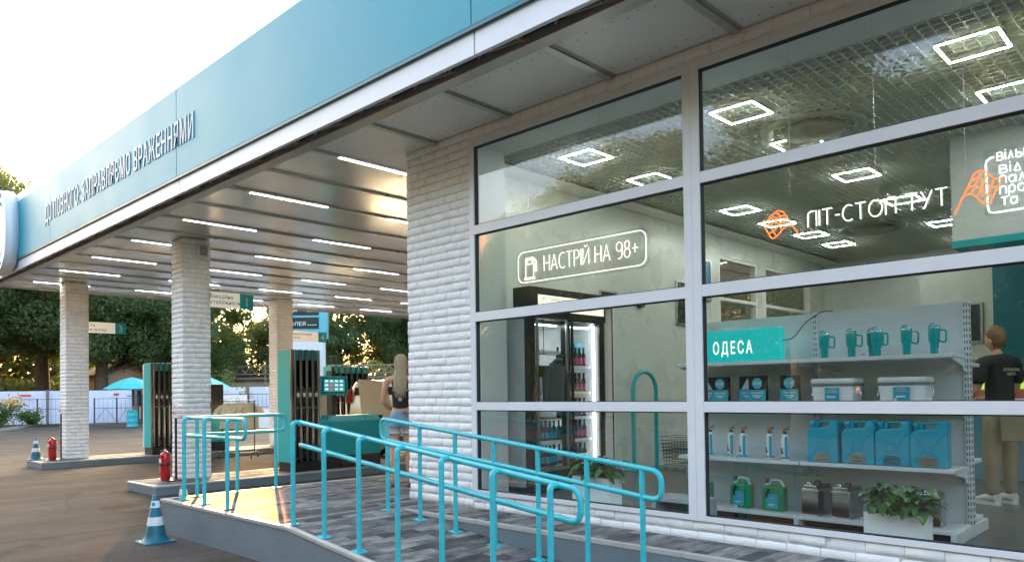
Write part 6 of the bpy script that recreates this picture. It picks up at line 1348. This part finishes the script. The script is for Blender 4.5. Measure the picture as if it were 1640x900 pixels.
def head(m, cx, cy, cz, s, fy):
    """head ellipsoid with brow, nose, chin; faces +y*fy"""
    n = 20; rows = 14; vs = []; fs = []
    for j in range(rows + 1):
        t = math.pi * j / rows; z = math.cos(t); r = math.sin(t)
        for i in range(n):
            a = 2 * math.pi * i / n; x = math.cos(a) * r; y = math.sin(a) * r
            wx = 0.075 * (1 - 0.20 * max(0, -z)); wy = 0.095 * (1 - 0.08 * max(0, -z)); f = y > 0.5
            yy = y * wy
            if y > 0.85 * r and r > .6 and abs(x) < 0.25 and -0.35 < z < 0.1: yy += 0.020
            if y > 0.8 and abs(x) > 0.2 and -0.05 < z < 0.18: yy -= 0.010
            if y > 0.6 and z < -0.75: yy += 0.012
            vs.append((cx + x * wx * s, cy + fy * yy * s, cz + z * 0.115 * s))
    for j in range(rows):
        for i in range(n): fs.append((j * n + i, j * n + (i + 1) % n, (j + 1) * n + (i + 1) % n, (j + 1) * n + i))
    m.add(vs, fs, 0, True)
    for sg in (-1, 1): m.lathe((cx + sg * 0.076 * s, cy - fy * 0.005, cz - 0.02), [(0.004, -0.028), (0.016, -0.01), (0.018, 0.012), (0.006, 0.026)], 8)
    m.lathe((cx, cy + fy * 0.09 * s, cz - 0.062 * s), [(0.004, -0.006), (0.02, 0), (0.004, 0.006)], 8)

# woman at the pump, back to the camera, local +y = facing direction
wm = thing('person', 'blonde woman in black strappy top and denim shorts standing with her back turned', 'person', (-7.93, 6.09, ZD), R(44))
V = [(0, 0, 0.94)]; E = []; Rr = [(0.145, 0.10)]
b = chain(V, E, Rr, 0, [(0, 0.0, 1.06), (0, 0.0, 1.18), (0, -0.005, 1.32), (0, -0.01, 1.40), (0, 0.0, 1.47), (0, 0.012, 1.53)], [(0.115, 0.085), (0.12, 0.088), (0.135, 0.085), (0.11, 0.065), (0.047, 0.047), (0.047, 0.047)])
ch = 4
for sg, arm in ((-1, [(-0.175, 0.0, 1.405), (-0.225, 0.0, 1.26), (-0.245, 0.02, 1.12), (-0.20, 0.12, 1.04), (-0.15, 0.22, 1.00)]), (1, [(0.175, 0.0, 1.405), (0.225, 0.0, 1.26), (0.24, 0.02, 1.12), (0.225, 0.09, 0.98), (0.21, 0.15, 0.90)])):
    e = chain(V, E, Rr, ch, arm, [(0.05, 0.05), 0.043, 0.037, 0.032, 0.024]); hand(V, E, Rr, e, Vector(arm[-1]) - Vector(arm[-2]), (0, 0, 1) if sg < 0 else (sg, 0, 0.2), 0.9, 0.5)
for sg in (-1, 1):
    chain(V, E, Rr, 0, [(sg * 0.09, 0.0, 0.84), (sg * 0.098, 0.005, 0.65), (sg * 0.10, 0.0, 0.47), (sg * 0.102, -0.012, 0.33), (sg * 0.10, -0.01, 0.18), (sg * 0.10, -0.005, 0.075), (sg * 0.105, 0.06, 0.032), (sg * 0.11, 0.15, 0.022)], [(0.09, 0.09), (0.078, 0.078), (0.054, 0.054), (0.055, 0.058), (0.041, 0.041), (0.033, 0.036), (0.036, 0.026), (0.038, 0.016)])
skin('body', V, E, Rr, skin_m, wm)
m = MB(); head(m, 0, 0.015, 1.61, 1.0, 1); m.build('head', skin_m, wm, local=True)
m = MB()   # long straight hair: cap plus falling sheet
n = 22; vs = []; fs = []
prof = [(1.735, .012, .012, 0), (1.728, .042, .052, 0), (1.695, .072, .092, 0), (1.645, .081, .102, -.003), (1.58, .078, .090, -.015), (1.50, .066, .064, -.045), (1.42, .064, .046, -.075), (1.34, .062, .034, -.088), (1.27, .055, .024, -.094), (1.22, .036, .012, -.095)]
for j, (z, rx, ry, oy) in enumerate(prof):
    for i in range(n):
        a = 2 * math.pi * i / n; wv = 1 + 0.05 * math.sin(7 * a + j * .3); y = math.sin(a) * ry
        if z < 1.66 and y > 0.02: y = 0.02
        vs.append((math.cos(a) * rx * wv, 0.005 + oy + y * wv, z))
for j in range(len(prof) - 1):
    for i in range(n): fs.append((j * n + i, j * n + (i + 1) % n, (j + 1) * n + (i + 1) % n, (j + 1) * n + i))
m.add(vs, fs, 0, True); 
rnd = random.Random(2)
for k in range(110):
    a = rnd.uniform(-1.5, 1.5) - math.pi / 2; x = math.cos(a); y = min(0.0, math.sin(a)); w0 = rnd.uniform(-.012, .012); q = rnd.uniform(.98, 1.05); ze = 1.20 + rnd.uniform(-.05, .06)
    m.tube([(x * .03, y * .04, 1.731), (x * .074 * q, y * .095 * q, 1.685), (x * .081 * q, -.004 + y * .099 * q, 1.62), (x * .074 * q, -.025 + y * .074, 1.53), (x * .066 * q + w0, -.072 + y * .046, 1.43), (x * .064 * q + w0 * 1.6, -.090 + y * .030, 1.33), (x * .045 + w0 * 2.4, -.096 + y * .016, ze)], [0.002, 0.0035, 0.004, 0.0045, 0.005, 0.0045, 0.001], 4)
m.build('hair', hair_m, wm, local=True)
V = [(0, 0, 0.99)]; E = []; Rr = [(0.128, 0.098)]; chain(V, E, Rr, 0, [(0, 0.0, 1.06), (0, 0.0, 1.14), (0, 0.0, 1.22), (0, 0.0, 1.27)], [(0.124, 0.094), (0.126, 0.095), (0.138, 0.097), (0.142, 0.095)])
tp = skin('top', V, E, Rr, bcloth_m, wm)
m = MB()
for sg in (-1, 1): m.tube([(sg * 0.085, -0.085, 1.27), (sg * 0.10, -0.078, 1.36), (sg * 0.095, -0.045, 1.445), (sg * 0.09, 0.03, 1.445), (sg * 0.085, 0.085, 1.33)], 0.007, 6)
m.build('strap', bcloth_m, wm, local=True)
m = MB(); m.lathe((0, 0, 0), [(0, 0), (0.026, 0.0)], 14); cm = MB(); cm.add([(0.026 * math.cos(R(a)), -0.1035, 1.14 + 0.026 * math.sin(R(a))) for a in range(0, 360, 30)], [tuple(range(12))]); cm.build('back_cutout', skin_m, wm, local=True)
V = [(0, 0, 0.95)]; E = []; Rr = [(0.152, 0.112)]; chain(V, E, Rr, 0, [(0, 0.0, 1.045)], [(0.128, 0.098)])
for sg in (-1, 1): chain(V, E, Rr, 0, [(sg * 0.09, 0.0, 0.84), (sg * 0.10, 0.0, 0.72)], [(0.102, 0.105), (0.097, 0.10)])
skin('shorts', V, E, Rr, denim_m, wm)
m = MB()
for sg in (-1, 1): m.lathe((sg * 0.10, 0, 0.685), [(0.084, 0.004), (0.094, 0.0), (0.0955, 0.030), (0.088, 0.036)], 18)
m.build('cuff', mat('pale denim', (0.42, 0.52, 0.58), .9, var=.15), wm, local=True)
MB().box(0.04, -0.125, 0.945, 0.09, -0.112, 0.985).build('back_patch', rust_m, wm, local=True)
m = MB()
for sg in (-1, 1): m.prism(rounded(sg * 0.105 - 0.042, -0.045, sg * 0.105 + 0.042, 0.20, 0.035, 4), lambda a, b, d: (a, b, d), 0.0, 0.018); m.tube([(sg * 0.105 - 0.038, 0.12, 0.015), (sg * 0.105, 0.12, 0.048), (sg * 0.105 + 0.038, 0.12, 0.015)], 0.007, 6)
m.build('sandal', sole_m, wm, local=True)
bag = thing('shoulder_bag', 'pale shoulder bag hanging at the woman\'s right hip', 'bag', (-7.77, 6.24, 1.22)); MB().prism(rounded(-0.12, -0.10, 0.12, 0.08, 0.05, 4), lambda a, b, d: (-7.67 + a * .72, 6.19 + a * .69 + d, 1.20 + b), 0.0, 0.06).build('body', mat('pale leather', (0.62, 0.60, 0.56), .6), bag, bevel=0.012)
m = MB(); m.tube([(-7.76, 6.14, 1.27), (-7.73, 6.10, 1.45), (-7.76, 6.09, 1.80), (-7.78, 6.13, 1.84), (-7.73, 6.19, 1.8), (-7.61, 6.27, 1.28)], 0.006, 6); m.build('strap', mat('pale leather', (0.62, 0.60, 0.56), .6), bag)

# shop assistant seen from behind / left profile
pm_ = thing('person', 'fair haired man in black t-shirt and khaki trousers standing in the shop, turned left', 'person', (-1.80, 9.05, FZ), R(62))
V = [(0, 0, 0.96)]; E = []; Rr = [(0.155, 0.11)]
chain(V, E, Rr, 0, [(0, 0.0, 1.08), (0, 0.0, 1.22), (0, 0.0, 1.38), (0, 0.0, 1.46), (0, 0.02, 1.53), (0, 0.03, 1.59)], [(0.14, 0.10), (0.145, 0.105), (0.165, 0.105), (0.13, 0.08), (0.055, 0.055), (0.055, 0.055)])
for sg, arm in ((-1, [(-0.215, 0.0, 1.45), (-0.255, 0.02, 1.28), (-0.26, 0.06, 1.15), (-0.20, 0.20, 1.12), (-0.14, 0.32, 1.12)]), (1, [(0.215, 0.0, 1.45), (0.255, 0.02, 1.28), (0.265, 0.04, 1.14), (0.22, 0.17, 1.08), (0.16, 0.28, 1.08)])):
    e = chain(V, E, Rr, 4, arm, [(0.062, 0.062), 0.052, 0.045, 0.038, 0.028]); hand(V, E, Rr, e, Vector(arm[-1]) - Vector(arm[-2]), (0, 0, 1), 1.0, 0.6)
for sg in (-1, 1): chain(V, E, Rr, 0, [(sg * 0.10, 0.0, 0.84), (sg * 0.11, 0.0, 0.65), (sg * 0.115, 0.0, 0.48), (sg * 0.118, -0.012, 0.33), (sg * 0.118, -0.01, 0.15), (sg * 0.118, -0.005, 0.08)], [0.095, 0.085, 0.06, 0.06, 0.045, 0.04])
skin('body', V, E, Rr, skin_m, pm_)
m = MB(); head(m, 0, 0.035, 1.685, 1.05, 1); m.build('head', skin_m, pm_, local=True)
m = MB(); rnd = random.Random(6); vs = []; fs = []; n = 20
for j in range(9):
    t_ = 0.76 * math.pi * j / 8
    for i in range(n):
        a = 2 * math.pi * i / n; r = math.sin(t_) * (1.06 + rnd.uniform(-.05, .07)); y = math.sin(a) * r * 0.10; z = 1.70 + math.cos(t_) * 0.135 + rnd.uniform(-.007, .009)
        if y > 0.03 and z < 1.745: z = 1.745
        if abs(math.cos(a)) > .6 and y > -0.02 and z < 1.70: z = 1.70
        vs.append((math.cos(a) * r * 0.081, 0.03 + y, z))
for j in range(8):
    for i in range(n): fs.append((j * n + i, j * n + (i + 1) % n, (j + 1) * n + (i + 1) % n, (j + 1) * n + i))
m.add(vs, fs, 0, True); m.build('hair', hairs_m, pm_, local=True)
V = [(0, 0, 0.95)]; E = []; Rr = [(0.165, 0.122)]; chain(V, E, Rr, 0, [(0, 0.0, 1.08), (0, 0.0, 1.22), (0, 0.0, 1.38), (0, 0.0, 1.46), (0, 0.015, 1.52)], [(0.158, 0.118), (0.162, 0.12), (0.18, 0.122), (0.145, 0.095), (0.075, 0.07)])
for sg in (-1, 1): chain(V, E, Rr, 4, [(sg * 0.215, 0.0, 1.455), (sg * 0.262, 0.02, 1.30), (sg * 0.275, 0.03, 1.22)], [0.078, 0.076, 0.074])
skin('t_shirt', V, E, Rr, bcloth_m, pm_)
m = MB(); m.text('ЗАПРАВЛЯЮ', (-0.11, -0.135, 1.36), (1, 0, 0), (0, 0, 1), 0.028, 0.22); m.text('ПЕРІГО', (-0.06, -0.135, 1.315), (1, 0, 0), (0, 0, 1), 0.028, 0.12); m.build('shirt_print', label_m, pm_, local=True)
V = [(0, 0, 0.95)]; E = []; Rr = [(0.162, 0.12)]; chain(V, E, Rr, 0, [(0, 0.0, 1.02)], [(0.155, 0.115)])
for sg in (-1, 1): chain(V, E, Rr, 0, [(sg * 0.10, 0.0, 0.82), (sg * 0.115, 0.0, 0.62), (sg * 0.12, 0.0, 0.42), (sg * 0.12, 0.0, 0.22), (sg * 0.12, 0.0, 0.09)], [0.100, 0.090, 0.076, 0.068, 0.062])
skin('trousers', V, E, Rr, khaki_m, pm_)
for sg in (-1, 1):
    m = MB(); m.prism(rounded(sg * 0.12 - 0.048, -0.07, sg * 0.12 + 0.048, 0.22, 0.04, 5), lambda a, b, d: (a, b, d), 0.0, 0.03); m.build('shoe_sole', white_m, pm_, local=True)
    m = MB(); m.tube([(sg * 0.12, -0.05, 0.07), (sg * 0.12, 0.03, 0.065), (sg * 0.12, 0.12, 0.05), (sg * 0.12, 0.20, 0.038)], [0.05, 0.05, 0.042, 0.025], 12); m.build('shoe', shoe_m, pm_, local=True)
p2 = thing('tote_bag', 'olive tote bag hanging at the shop assistant\'s hip', 'bag', (-1.6, 8.8, 1.2)); MB().prism([(0, 0), (0.20, 0), (0.21, 0.26), (-0.01, 0.26)], lambda a, b, d: (-1.74 + a, 8.78 + a * .2 + d, 1.06 + b), 0.0, 0.05).build('body', khaki_m, p2, bevel=0.01)
m = MB(); m.tube([(-1.70, 8.80, 1.31), (-1.66, 8.84, 1.42), (-1.58, 8.83, 1.31)], 0.008, 6); m.build('strap', khaki_m, p2)
mk.build('paint_mark', coneb_m); bpy.data.objects['paint_mark']['kind'] = 'structure'
